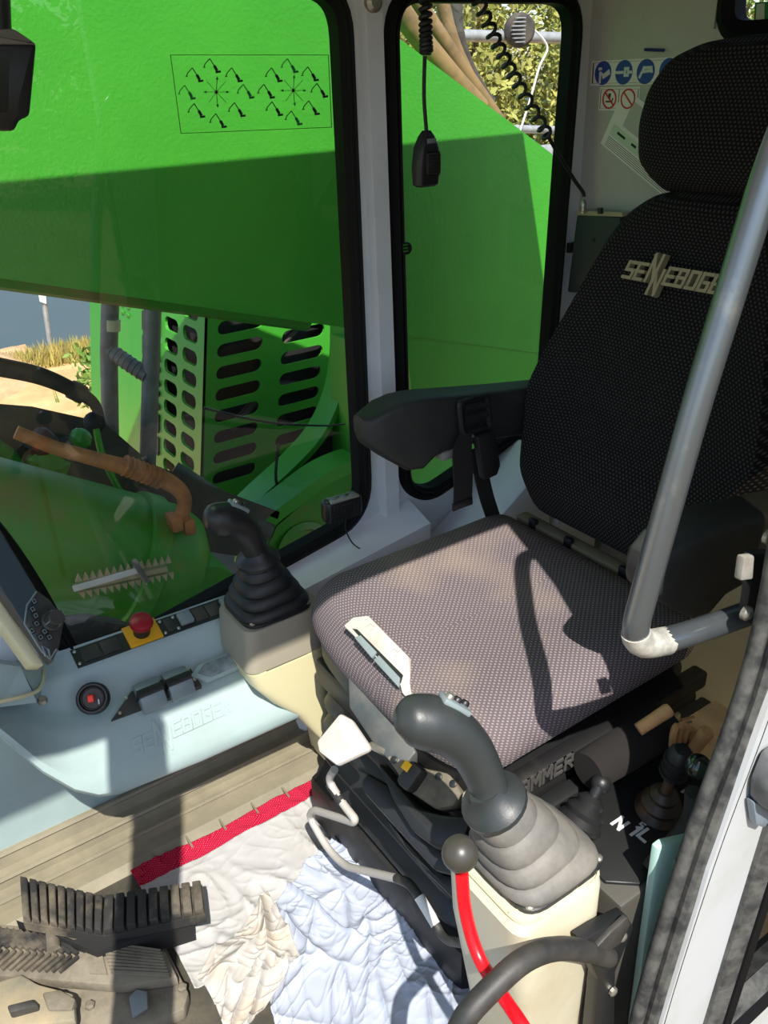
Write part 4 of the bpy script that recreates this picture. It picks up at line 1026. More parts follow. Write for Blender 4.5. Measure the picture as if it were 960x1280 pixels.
# signs on the rear wall
sy = -1.4985
S = lambda px, py, h=0: ay(px, py, sy + h)
def disc(bm, c, r, n=24, h=.0006, y=0):
    return lathe(bm, [(r, 0), (r, h), (0, h)], c, (0, 1, 0), n)
t = thing('mandatory_sign', 'white sticker with three blue instruction discs on the rear wall', 'sticker', tuple(S(778, 106)))
x0, z0_ = S(738, 107).x, S(738, 107).z; x1 = S(738, 77).x
sx0 = S(739, 90).x; zT = S(745, 76).z; zB = S(745, 107).z
bm = B(); box(bm, ((sx0 + sx0 - .235) / 2, sy, (zT + zB) / 2), (.235, .0012, zT - zB), 0); obj('sheet', bm, m_paper, t)
cxs = [sx0 - .034 - .056 * i for i in range(4)]; zc = (zT + zB) / 2; rr_ = .0225
bm = B(); strokes(bm, [[(0, 0), (1, 0), (1, 1), (0, 1), (0, 0)]], .012, lambda a, b: V((sx0 - .006 - a * .222, sy + .0006, zB + .004 + b * (zT - zB - .008))), (0, 1, 0), .0004); obj('frame_line', bm, m_ink, t)
pic = [[[(-.3, -.75), (-.3, .0), (.1, -.2), (.7, .15)], [(-.45, .35), (-.25, .35)], [(.1, -.35), (.75, -.05)]], [[(-.85, .0), (-.15, .0)], [(.15, -.25), (.5, -.25), (.5, .3), (.15, .3), (.15, -.25)], [(.6, 0), (.85, 0)]], [[(-.6, -.4), (-.2, .3), (.6, .3), (.7, 0)], [(-.2, 0), (.5, .05)]], [[(-.5, 0), (.5, 0)], [(0, -.5), (0, .5)]]]
for i, cx_ in enumerate(cxs):
    bm = B(); disc(bm, V((cx_, sy + .0006, zc)), rr_); dk = obj('blue_disc', bm, m_blue, t)
    bm = B(); strokes(bm, pic[i], .24, lambda a, b: V((cx_ - a * rr_, sy + .0012, zc + b * rr_)), (0, 1, 0), .0004); obj('pictogram', bm, m_white, dk)
t = thing('prohibition_sign', 'white sticker with two red crossed-out circles on the rear wall', 'sticker', tuple(S(774, 138)))
sx1 = S(749, 125).x; zT = S(755, 109).z; zB = S(755, 138).z
bm = B(); box(bm, (sx1 - .054, sy, (zT + zB) / 2), (.108, .0012, zT - zB)); obj('sheet', bm, m_paper, t)
bm = B(); strokes(bm, [[(0, 0), (1, 0), (1, 1), (0, 1), (0, 0)], [(.5, 0), (.5, 1)]], .012, lambda a, b: V((sx1 - .004 - a * .1, sy + .0006, zB + .004 + b * (zT - zB - .008))), (0, 1, 0), .0004); obj('frame_line', bm, m_ink, t)
zc = (zT + zB) / 2
for i in range(2):
    cx_ = sx1 - .029 - .050 * i
    bm = B(); pts = [V((cx_ + math.cos(a) * .0175, sy + .001, zc + math.sin(a) * .0175)) for a in [2 * PI * k / 24 for k in range(25)]]; tube(bm, pts, .0017, 6)
    strokes(bm, [[(-.7, .7), (.7, -.7)]], .18, lambda a, b: V((cx_ - a * .0175, sy + .0012, zc + b * .0175)), (0, 1, 0), .0006); rg_ = obj('red_ring', bm, m_sred, t)
    bm = B(); strokes(bm, [[[(-.5, -.3), (.4, -.3), (.5, 0)], [(0, 0), (.1, .5)], [(-.2, .1), (-.1, .5)]], [[(-.3, -.5), (0, .1), (.5, .3)], [(-.5, -.2), (-.3, .1)], [(.1, -.1), (.1, .4)]]][i], .16, lambda a, b: V((cx_ - a * .0175, sy + .0007, zc + b * .0175)), (0, 1, 0), .0004); obj('pictogram', bm, m_ink, rg_)
t = thing('paper_notice', 'tilted white notice with pale green heading, partly behind the headrest', 'notice', tuple(S(800, 222)))
o_ = S(751, 179); eu = (S(807, 226) - o_).normalized(); ev = V((0, 1, 0)).cross(eu); ev = ev if ev.z > 0 else -ev
PN = lambda a, b, h=0: o_ + eu * a + ev * b + V((0, .0004 + h, 0))
bm = B(); prism(bm, [PN(0, 0), PN(.26, 0), PN(.26, .12), PN(0, .12)], (0, .0008, 0)); obj('sheet', bm, m_paper, t)
bm = B(); prism(bm, [PN(.012, .028, .0009), PN(.25, .028, .0009), PN(.25, .05, .0009), PN(.012, .05, .0009)], (0, .0003, 0)); obj('heading_band', bm, m_pgreen, t)
bm = B(); prism(bm, [PN(.035, .058, .0009), PN(.25, .058, .0009), PN(.25, .11, .0009), PN(.035, .11, .0009)], (0, .0003, 0)); obj('grey_panel', bm, m_cabin, t)
for i in range(6):
    bm = B(); prism(bm, [PN(.012, .004 + i * .0037, .0009), PN(.245, .004 + i * .0037, .0009), PN(.245, .0054 + i * .0037, .0009), PN(.012, .0054 + i * .0037, .0009)], (0, .0002, 0)); obj('text_line', bm, M('print_grey', (120, 122, 118), .7) if i == 0 else bpy.data.materials['print_grey'], t)
for a0, a1 in ((.03, .055), (.075, .09), (.13, .17)):
    bm = B(); prism(bm, [PN(a0, .038, .0013), PN(a1, .038, .0013), PN(a1, .043, .0013), PN(a0, .043, .0013)], (0, .0002, 0)); obj('heading_word', bm, m_ink, t)
bm = B(); tube(bm, [S(806, 62, .006), S(830, 63, .006)], .0028, 8); tag(obj('blue_pen', bm, M('pen_blue', (30, 44, 110), .4)), 'thin dark blue pen lying on the rear wall ledge above the stickers', 'pen')
t = thing('rear_window_sticker', 'green and white sticker on the rear window above the headrest', 'sticker', tuple(ay(950, 38, -1.509)))
q = [ay(*p, -1.509) for p in ((944, 3), (1010, -2), (1010, 36), (942, 40))]
bm = B(); prism(bm, q, (0, .001, 0)); obj('sheet', bm, m_sgreen, t)
bm = B(); prism(bm, [ay(*p, -1.5078) for p in ((946, 5), (956, 4), (955, 37), (944, 38))], (0, .0006, 0)); obj('pale_field', bm, m_pgreen, t)

# diagram sticker on the big window
t = thing('window_diagram', 'clear sticker of excavator control diagrams on the big window', 'sticker', tuple(ax(320, 163, W + .009)))
DX = W + .0095
D_ = lambda cx, cy, h=0: ax(200 + cx / 4.364, 60 + cy / 4.364, DX - h)
def dline(bm, pts, th):
    for i in range(len(pts) - 1):
        a = V((*pts[i], 0)); b = V((*pts[i + 1], 0)); d = b - a; d.normalize(); n = V((-d.y, d.x, 0)) * th / 2
        prism(bm, [D_(q.x, q.y) for q in (a - n, b - n, b + n, a + n)], (-.0006, 0, 0))
    return bm
obj('border_line', dline(B(), [(57, 38), (918, 38), (936, 432), (114, 466), (57, 38)], 3.2), m_ink, t)
for x, y, g_ in ((285, 100, 0), (190, 150, 0), (405, 150, 0), (148, 245, 1), (468, 240, 1), (200, 345, 0), (420, 340, 0), (318, 400, 0), (708, 100, 1), (622, 150, 0), (820, 145, 0), (580, 240, 0), (870, 235, 0), (625, 335, 0), (825, 330, 0), (730, 385, 1)):
    bm = B()
    dline(bm, [(x - 45, y + 2), (x - 40, y - 12), (x - 14, y - 42), (x + 14, y + 2)], 4.5)
    dline(bm, [(x - 50, y + 6), (x - 38, y + 4)], 5)
    dline(bm, [(x + 10, y - 4), (x + 26, y + 24)], 15); dline(bm, [(x + 18, y + 32), (x + 46, y + 28)], 12)
    obj('excavator_icon', bm, m_inkg if g_ else m_ink, t)
for cx_, cy_, cc in ((307, 240, m_ink), (727, 232, m_inkg)):
    for dx, dy in ((68, 0), (-68, 0), (5, -82), (8, 82), (52, -58), (-52, -58), (54, 58), (-42, 58)):
        bm = B(); k = abs(dx) > 60 or abs(dy) > 80
        dline(bm, [(cx_, cy_), (cx_ + dx, cy_ + dy)], 3 if k else 2)
        if k:
            l = (dx * dx + dy * dy) ** .5; ux, uy = dx / l, dy / l; ex, ey = cx_ + dx, cy_ + dy
            prism(bm, [D_(ex + ux * 4, ey + uy * 4), D_(ex - ux * 14 - uy * 7, ey - uy * 14 + ux * 7), D_(ex - ux * 14 + uy * 7, ey - uy * 14 - ux * 7)], (-.0006, 0, 0))
        obj('arrow', bm, m_inkg if abs(dx) > 60 else (cc if k else m_ink), t)
    bm = B(); dline(bm, [(cx_ - 8, cy_), (cx_ + 8, cy_)], 18); obj('cab_mark', bm, M('diagram_brown', (90, 74, 40), .6), t)

# black device at the upper left
t = thing('work_lamp', 'black box lamp with grey cap hanging at the upper left frame edge', 'lamp', tuple(ax(10, 160, 1.25)))
LX = 1.25
q = [ax(*p, LX) for p in ((-40, 52), (46, 54), (46, 62), (38, 146), (24, 150), (20, 164), (-40, 164))]
bm = B(); prism(bm, q, (.10, 0, 0), .006); obj('housing', bm, m_black, t)
q = [ax(*p, LX - .004) for p in ((-40, 36), (18, 36), (42, 52), (46, 56), (-40, 55))]
bm = B(); prism(bm, q, (.10, 0, 0), .003); obj('cap', bm, M('lamp_cap_grey', (110, 108, 100), .6), t)
bm = B(); prism(bm, [ax(*p, LX - .002) for p in ((-40, 66), (12, 68), (10, 140), (-40, 142))], (.002, 0, 0)); obj('dark_lens', bm, M('lens_black', (6, 6, 7), .15), t)
bm = B(); tube(bm, [ax(-4, 40, LX + .04), ax(-8, -60, LX + .04)], .018, 10); obj('stem', bm, m_black, t)

# ================================================================== OUTSIDE: MACHINE
bm = B(); box(bm, (1.9, -1.1, -.75), (3.2, 3.4, .5), .02); tag(obj('added_platform', bm, m_deck), 'dark platform below the side windows, added to block light off the ground', 'platform')  # platform added to keep light bounced off the ground away from the boom
t = thing('rubber_flap', 'scuffed dark rubber flap outside the front corner of the big window', 'flap', tuple(ax(120, 795, 1.53)))
bm = B(); prism(bm, [ax(*p, 1.50) for p in ((40, 775), (78, 778), (112, 774), (150, 780), (205, 800), (150, 850), (40, 850))], (.03, 0, 0), .004); obj('flap', bm, M('scuffed_rubber', (62, 60, 56), .7, col2=(98, 94, 86), vs=26, lo=.5, hi=.7, bump=.3, bs=80), t)
GX = 1.82
t = thing('boom', 'huge bright green excavator boom filling the upper side window', 'boom', (2.1, -1.0, .7))
bp_ = [(.60, 1.36), (-.31, 1.075), (-1.13, .82), (-1.80, .62), (-1.835, 1.02), (-1.83, 1.16), (-1.80, 1.188), (-1.16, 1.548), (-.70, 2.05), (.6, 2.6)]
q = [V((GX, y, z)) for y, z in bp_]
bm = B(); prism(bm, q, (.50, 0, 0)); obj('boom_box', bm, m_green, t, smooth=False)
bm = B(); prism(bm, [V((GX + .003, -1.285, .84)), V((GX + .003, -1.31, .56)), V((GX + .003, -1.80, .42)), V((GX + .003, -1.80, .72))], (.06, 0, 0)); obj('cheek_plate', bm, m_green2, t, smooth=False)
# edge plate at the rear of the boom foot
bm = B(); prism(bm, [ax(*p, 1.86) for p in ((692, 215), (702, 222), (672, 480), (640, 560), (628, 555), (650, 470), (668, 260))], (.06, 0, 0)); obj('edge_plate', bm, m_green2, t, smooth=False)
bm = B(); tube(bm, [V((GX + .2, 0.6, 1.36 - .02)), V((GX + .2, -.31, 1.055)), V((GX + .2, -1.1, .81))], .03, 8); obj('lower_flange', bm, m_greend, t)
# green boom foot plate low behind the narrow window
t = thing('boom_foot_plate', 'deep green boom foot plate low behind the narrow window', 'boom foot', (2.0, -1.7, -.3))
q = [ax(*p, 2.3) for p in ((470, 440), (560, 440), (700, 440), (720, 760), (470, 760))]
bm = B(); prism(bm, q, (.3, 0, 0)); obj('frame_plate', bm, m_green2, t, smooth=False)
bm = B(); tube(bm, [ax(*p, 1.93) for p in ((628, 444), (615, 460), (600, 486))], .025, 10); obj('rubber_stop', bm, m_dark, t)

# boom cylinder
t = thing('boom_cylinder', 'fat green hydraulic cylinder with painted brownish reflection, low outside the big window', 'cylinder', (2.0, -.5, 0))
a = ax(225, 714, 1.96); b_ = ax(-60, 652, 2.02); d = (a - b_).normalized()
bm = B(); lathe(bm, [(.0, -.02), (.17, -.02), (.175, 0), (.175, (a - b_).length - .05), (.155, (a - b_).length + .0), (.10, (a - b_).length + .04), (0, (a - b_).length + .05)], b_, d, 40); cy = obj('barrel', bm, m_greend, t)
bm = B(); lathe(bm, [(.178, 0), (.186, .004), (.186, .05), (.178, .054)], a - d * .16, d, 40); obj('barrel_ring', bm, m_greend, t)
bm = B(); lathe(bm, [(.05, -.09), (.09, -.085), (.09, .085), (.05, .09)], a + d * .03 + V((-.03, 0, -.02)), V((1, 0, 0)), 24); obj('pin_eye', bm, m_greend, t)
# serrated tread; the white bar on it paints a light reflection
t = thing('serrated_tread', 'row of serrated steel tread teeth with a painted white light reflection on it', 'tread', tuple(ax(150, 735, 1.72)))
ta = ax(92, 728, 1.765); tb = ax(208, 704, 1.765); du_ = (tb - ta).normalized()
for k in range(2):
    for i in range(14):
        bm = B(); c = ta + du_ * (.012 + i * .0165) + V((0, 0, -.028 * k - .002)); s = 1 if k == 0 else -1
        prism(bm, [c - du_ * .0075, c + du_ * .0075, c + V((0, 0, .02 * s)) + du_ * .003], (.008, 0, 0)); obj('tooth', bm, m_grate, t)
bm = B(); prism(bm, [ta + V((0, 0, -.01)), tb + V((0, 0, -.01)), tb + V((0, 0, -.024)), ta + V((0, 0, -.024))], (.012, 0, 0)); obj('tread_strip', bm, m_grate, t)
bm = B(); prism(bm, [ax(*p, 1.757) for p in ((91, 734), (170, 711), (172, 717), (93, 740))], (.006, 0, 0)); obj('light_reflection_bar', bm, m_paper, t)
bm = B(); tube(bm, [ax(167, 701, 1.757), ax(184, 727, 1.757)], .007, 8); obj('cross_rod', bm, m_post, t)
# dark deck; the lumps on it stand in for a reflection of rocks
t = thing('deck_plate', 'dark dusty walkway plate outside below the sand bank', 'deck', (2.4, -.5, 0))
q = [ax(*p, 2.35) for p in ((-60, 500), (40, 508), (130, 528), (190, 580), (350, 640), (330, 700), (-60, 640))]
bm = B(); prism(bm, q, (.25, .0, -.1)); obj('plate', bm, m_deck, t, smooth=False)
for i, (px, py, r, m_) in enumerate(((53, 553, .042, m_hosed), (84, 564, .04, m_hosed), (60, 580, .055, m_green2), (100, 548, .03, m_green2))):
    bm = B(); q_ = bmesh.ops.create_icosphere(bm, subdivisions=2, radius=r)
    for v in bm.verts: v.co = v.co * (1 + .25 * noise.noise(v.co * 30 + V((i, 0, 0)))) + ax(px, py, 2.22)
    obj('reflected_rock_lump', bm, m_, t, smooth=False)
bm = B(); prism(bm, [ax(*p, 2.2) for p in ((-60, 555), (0, 556), (28, 575), (36, 592), (-60, 592))], (.1, 0, 0)); tag(obj('green_cover', bm, m_green2), 'rounded bright green cover at the left frame edge outside', 'cover')

# hoses outside
t = thing('brown_hose', 'brown dust-covered hose with ribbed sleeve and clamp fitting', 'hose', tuple(ax(160, 620, 1.9)))
pts = spline([ax(20, 540, 1.95), ax(70, 560, 1.93), ax(120, 574, 1.90), ax(170, 588, 1.88), ax(210, 602, 1.86), ax(230, 622, 1.85), ax(226, 650, 1.85)], 6)
bm = B(); tube(bm, pts, [.016, .017, .018, .022, .022, .019, .018], 12); hz = obj('hose_body', bm, m_hoseb, t)
for i in range(8):
    a = ax(156 + i * 6.2, 582 + i * 2.3, 1.885 - i * .003); b_ = ax(162 + i * 6.2, 584 + i * 2.3, 1.885 - i * .003)
    bm = B(); lathe(bm, [(.018, -.003), (.0265, -.0015), (.0265, .0015), (.018, .003)], a, b_ - a, 14); obj('sleeve_rib', bm, m_hoseb, hz)
for px, py in ((218, 652), (234, 656)):
    bm = B(); box(bm, ax(px, py, 1.85), (.05, .03, .042), .006); obj('clamp_half', bm, m_hoseb, t)
t = thing('dark_hose', 'thick dark hose crossing the sand bank at the left', 'hose', tuple(ax(60, 480, 2.1)))
pts = spline([ax(-60, 448, 2.1), ax(0, 459, 2.1), ax(50, 470, 2.1), ax(92, 488, 2.1), ax(118, 505, 2.1), ax(126, 530, 2.1)], 6)
bm = B(); tube(bm, pts, [.024, .023, .022, .019, .014, .012], 12); obj('hose_body', bm, m_hosed, t)
bm = B(); tube(bm, [ax(88, 486, 2.1), ax(104, 494, 2.1)], .024, 12); obj('hose_clamp', bm, m_hosed, t)
bm = B(); ball(bm, ax(118, 528, 2.1), .028, 14); obj('fitting', bm, m_dark, t)
t = thing('green_hose', 'thin green hose line dropping from the dark fitting outside', 'hose', tuple(ax(120, 600, 2.08)))
bm = B(); tube(bm, spline([ax(120, 535, 2.08), ax(128, 570, 2.08), ax(145, 605, 2.08), ax(165, 640, 2.08)], 5), .009, 8); obj('hose_body', bm, m_green2, t)

# handrail of the access steps
t = thing('step_handrail', 'grey ladder-like handrail before the green engine cover', 'handrail', tuple(ax(160, 580, 2.6)))
HX = 2.6
bm = B(); tube(bm, [ax(139, 330, HX), ax(136, 440, HX), ax(138, 545, HX)], .027, 14); obj('post', bm, m_post, t)
bm = B(); tube(bm, [ax(192, 330, HX - .1), ax(189, 450, HX - .1), ax(184, 590, HX - .1)], .0265, 14); obj('post', bm, m_post, t)
bm = B(); tube(bm, [ax(134, 436, HX), ax(184, 470, HX - .1)], .024, 14); rl = obj('crossbar', bm, m_post, t)
for i in range(7):
    f = .12 + i * .12; c = ax(134, 436, HX).lerp(ax(184, 470, HX - .1), f)
    bm = B(); lathe(bm, [(.022, -.004), (.0262, -.002), (.0262, .002), (.022, .004)], c, ax(184, 470, HX - .1) - ax(134, 436, HX), 12); obj('grip_ring', bm, m_post, rl)
bm = B(); tube(bm, [ax(139, 399, HX - .003), ax(139, 413, HX - .003)], .0278, 14); obj('worn_patch', bm, m_cream, t)

# engine cover with slotted faces
t = thing('engine_cover', 'bright green slotted engine cover behind the step handrail', 'cover', (3.3, -1.4, -.4))
eT = ax(258, 330, 3.0); eB = ax(249, 640, 3.0)             # the corner between the two faces
def face(bm, outline, slots, mp, dep): return plate(bm, outline, slots, mp, dep)
def slot(cx, cz, w_, h_, n=6):
    r = h_ / 2; o = []
    for i in range(n + 1):
        a = -PI / 2 + PI * i / n; o.append((cx + w_ / 2 - r + math.cos(a) * r, cz + math.sin(a) * r))
    for i in range(n + 1):
        a = PI / 2 + PI * i / n; o.append((cx - w_ / 2 + r + math.cos(a) * r, cz + math.sin(a) * r))
    return o
H_ = (eT - eB).length; eU = (eT - eB) / H_
ry_ = V((0, -1, 0))
rowd = .1045
sl1 = []
for r_ in range(11):
    zc = .125 + r_ * .088
    for c_ in range(2):
        sl1.append(slot(.155 + c_ * .285, zc, .20, .054))
bm = B(); plate(bm, [(0, 0), (.95, 0), (.95, H_), (0, H_)], [s for s in sl1 if max(p[1] for p in s) < H_ - .01], lambda a, b: eB + ry_ * a + eU * b, (.012, 0, 0)); obj('slotted_side', bm, m_green2, t, smooth=False)
rx_ = V((1, 0.02, 0))
sl2 = []
for r_ in range(11):
    zc = .09 + r_ * .088
    for c_ in range(2):
        sl2.append(slot(.13 + c_ * .185, zc, .14, .058))
bm = B(); plate(bm, [(0, 0), (1.35, 0), (1.35, H_), (0, H_)], [s for s in sl2 if max(p[1] for p in s) < H_ - .01], lambda a, b: eB + rx_ * a + eU * b, (0, -.012, 0)); ff = obj('slotted_front', bm, m_green2, t, smooth=False)
bm = B()
word(bm, 'SENNEBOGEN', eB + rx_ * .60 + eU * .12 + V((0, .004, 0)), eU, -rx_, .16, (0, 1, 0), .004, th=1.1, shear=0, gap=1.4, wide=.62); obj('side_lettering', bm, m_ink, ff)
for i in range(6):
    for j in range(3):
        bm = B(); box(bm, eB + rx_ * (.80 + j * .07) + eU * (.66 + .035 * i) + V((0, .004, 0)), (.035, .006, .014), .003); obj('louvre', bm, m_green2, ff)
bm = B(); prism(bm, [eB + V((.06, -.06, .0)), eB + V((1.3, -.06, 0)), eB + V((1.3, -.95, 0)), eB + V((.06, -.95, 0))], eU * (H_ - .02)); obj('engine_block', bm, m_dark, t, smooth=False)
for i, (a0, z0q, r_) in enumerate(((.1, .3, .02), (.3, .55, .015), (.45, .2, .02))):
    bm = B(); tube(bm, [eB + V((.04, -.1 - a0, z0q)), eB + V((.04, -.3 - a0, z0q + .15)), eB + V((.04, -.5 - a0, z0q + .1))], r_, 8); obj('engine_pipe', bm, m_hosed, t)

# green curved guards and round body at the lower rear of the big window
t = thing('hose_guard', 'curved green guard strips beneath the slotted engine cover', 'guard', tuple(ax(380, 620, 2.5)))
def band(pts, w_, dep, x, nm, m_):
    pp = spline([V((p[0], p[1], 0)) for p in pts], 6); bm = B(); lo = []; hi = []
    for i, p in enumerate(pp):
        d = (pp[min(i + 1, len(pp) - 1)] - pp[max(i - 1, 0)]).normalized(); n = V((-d.y, d.x, 0)) * w_ / 2
        lo.append(p - n); hi.append(p + n)
    secs = [[ax(a.x, a.y, x), ax(b.x, b.y, x), ax(b.x, b.y, x) + V((dep, 0, 0)), ax(a.x, a.y, x) + V((dep, 0, 0))] for a, b in zip(lo, hi)]
    loft(bm, secs); return obj(nm, bm, m_, t)
band([(437, 390), (436, 450), (427, 500), (406, 545), (374, 582), (336, 617), (312, 640)], 6, .12, 2.55, 'guard_strip', m_green2)
band([(452, 580), (430, 588), (404, 602), (370, 628), (340, 652), (326, 682), (318, 720)], 14, .12, 2.35, 'guard_strip', m_green2)
q = [ax(*p, 2.37) for p in ((460, 586), (430, 594), (404, 608), (374, 634), (346, 658), (332, 690), (326, 760), (460, 760))]
bm = B(); prism(bm, q, (.06, 0, 0)); obj('guard_panel', bm, m_greend, t, smooth=False)
bm = B(); lathe(bm, [(.11, 0), (.115, .02), (.09, .03), (.085, .015), (.05, .015), (.04, .03), (0, .03)], ax(380, 690, 2.36), (-1, 0, .2), 28); obj('round_boss', bm, m_greend, t)
q = [ax(*p, 2.62) for p in ((300, 640), (420, 520), (445, 400), (470, 400), (470, 720), (300, 740))]
bm = B(); prism(bm, q, (.02, 0, 0)); obj('dark_backing', bm, m_dark, t, smooth=False)
bm = B(); tube(bm, spline([ax(348, 555, 2.5), ax(345, 600, 2.5), ax(356, 630, 2.5), ax(352, 660, 2.45)], 5), .006, 6); obj('cable', bm, m_black, t)
t = thing('antenna_whip', 'thin dark whip lying across the engine cover outside', 'cable', tuple(ax(340, 520, 2.2)))
bm = B(); tube(bm, spline([ax(255, 510, 2.25), ax(330, 527, 2.2), ax(400, 532, 2.15), ax(432, 530, 2.1)], 5), [.004, .004, .003, .0025], 6); obj('whip', bm, m_black, t)
t = thing('grey_chassis_bar', 'dark grey sloping chassis bar between cylinder and hood', 'bar', tuple(ax(240, 620, 2.3)))
bm = B(); tube(bm, [ax(215, 590, 2.5), ax(250, 612, 2.45), ax(335, 668, 2.35)], .04, 10); obj('bar', bm, m_deck, t)

# brown boom hoses seen through the narrow window
m_hoset = M('tan_dusty_hose', (138, 112, 72), .75, col2=(92, 78, 54), vs=9)
hz = [((460, -60), (505, 20), (560, 90), (600, 135), 2.0, .028), ((480, -60), (540, 30), (580, 90), (622, 150), 2.1, .022), ((545, -40), (562, 40), (585, 95), (615, 150), 2.15, .02), ((568, -40), (572, 40), (588, 90), (612, 130), 2.2, .02)]
labs = ['thickest dusty brown hose on the boom seen through the narrow window', 'second dusty boom hose just behind the thickest one', 'upright brown boom hose left of the railing pipes', 'dark boom hose tied with wire nearest the railing']
for i, (p0, p1_, p2_, p3, x, r) in enumerate(hz):
    bm = B(); tube(bm, spline([ax(*p0, x), ax(*p1_, x), ax(*p2_, x), ax(*p3, x)], 6), r, 12); tag(obj('boom_hose', bm, m_hoset if i != 3 else m_hosed), labs[i], 'hose', 'boom hoses')
bm = B(); c = ax(583, 96, 2.18); tube(bm, [c + V((math.cos(a) * .03, math.sin(a) * .035, math.sin(a) * .02)) for a in [2 * PI * k / 16 for k in range(17)]], .004, 6); tag(obj('wire_tie', bm, M('copper_wire', (170, 120, 80), .5)), 'loop of copper wire tying the boom hoses together', 'wire')

# catwalk railing
t = thing('catwalk_railing', 'galvanised pipe railing beyond the boom, before the bushes', 'railing', tuple(ax(660, 200, 4.0)))
for py, r in ((46, .030), (161, .022)):
    bm = B(); a = ax(556, py - 2, 4.0); b_ = ax(760, py + 3, 4.0); tube(bm, [a, b_], r, 12); obj('rail', bm, m_galv, t)
bm = B(); a = ax(600, 197, 4.0); b_ = ax(760, 200, 4.0); box(bm, (a + b_) / 2, (.06, (a - b_).length, .16), .01); obj('toe_board', bm, m_galv, t)
bm = B(); tube(bm, [ax(556, 30, 4.0), V((4.0, ax(556, 230, 4.0).y, -1.75))], .03, 12); obj('rail_post', bm, m_galv, t)
bm = B(); tube(bm, [ax(742, 46, 4.0), V((4.0, ax(742, 46, 4.0).y, -1.75))], .03, 12); obj('rail_post', bm, m_galv, t)
t = thing('rail_lamp', 'round ribbed lamp fixed on the upper railing pipe', 'lamp', tuple(ax(648, 50, 3.95)))
c = ax(648, 38, 3.95)
bm = B(); lathe(bm, [(0, -.03), (.07, -.03), (.085, 0), (.085, .03), (.07, .045), (0, .045)], c, (-1, .4, 0), 20); lm = obj('lamp_body', bm, m_hosed, t)
for i in range(-3, 4):
    bm = B(); box(bm, c + V((-.045, .018, .019 * i)), (.012, 2 * math.sqrt(.07 ** 2 - (.019 * i) ** 2), .006)); obj('lamp_rib', bm, m_galv, lm)
bm = B(); tube(bm, spline([ax(664, 34, 3.94), ax(678, 48, 3.93), ax(684, 62, 3.93), ax(674, 84, 3.93), ax(664, 120, 3.93), ax(650, 164, 3.93)], 6), .006, 6); tag(obj('loose_wire', bm, m_paper), 'thin white loose wire dangling across the railing', 'wire')

# ================================================================== OUTSIDE: LAND
def ground(name, x0, x1, y0, y1, nx, ny, f, mat, label=None):
    bm = B(); g = [[bm.verts.new((x0 + (x1 - x0) * i / nx, y0 + (y1 - y0) * j / ny, f(x0 + (x1 - x0) * i / nx, y0 + (y1 - y0) * j / ny))) for i in range(nx + 1)] for j in range(ny + 1)]
    for j in range(ny):
        for i in range(nx): bm.faces.new((g[j][i], g[j][i + 1], g[j + 1][i + 1], g[j + 1][i]))
    return obj(name, bm, mat)
def gz(x, y):
    z = -1.75 + .06 * noise.noise(V((x * .8, y * .8, 0)))
    if x > 11.5: z -= min(.9, (x - 11.5) * .5)
    return z
gr = struct(ground('ground', 4.0, 16, -60, 60, 30, 130, gz, m_sand)); struct(ground('ground_yard', -45, 4.0, -60, 60, 60, 130, gz, m_yard))
wa = ground('lake', 11.5, 140, -120, 120, 4, 4, lambda x, y: -2.05, m_water); wa['kind'] = 'stuff'; wa['label'] = 'grey blue water beyond the sand bank'; wa['category'] = 'water'
t = None
bm = B(); nx = 26; c0_ = ax(10, 430, 10.5)
g = [[None] * (nx + 1) for _ in range(nx + 1)]
for j in range(nx + 1):
    for i in range(nx + 1):
        u_ = i / nx * 2 - 1; v_ = j / nx * 2 - 1; rr = min(1, (u_ * u_ + v_ * v_) ** .5)
        g[j][i] = bm.verts.new((11.2 + u_ * 1.4, -1.05 + v_ * 1.25, -1.8 + .62 * (1 - rr) ** 1 + .07 * noise.noise(V((u_ * 5, v_ * 5, 2)))))
for j in range(nx):
    for i in range(nx): bm.faces.new((g[j][i], g[j][i + 1], g[j + 1][i + 1], g[j + 1][i]))
tag(obj('gravel_heap', bm, m_stone), 'low reddish gravel heap near the water at the left', 'heap')
t = thing('bank_sign', 'small white sign on a thin leaning post by the water', 'sign', (12.0, -2.2, -1.9))
a = ax(57, 404, 12.0); b_ = ax(53, 364, 12.0)
bm = B(); tube(bm, [a + V((0, 0, -.3)), b_], .035, 8); obj('post', bm, m_galv, t)
bm = B(); prism(bm, [ax(*p, 11.95) for p in ((47, 362), (57, 364), (58, 380), (50, 377))], (.02, 0, 0)); obj('board', bm, m_paper, t)

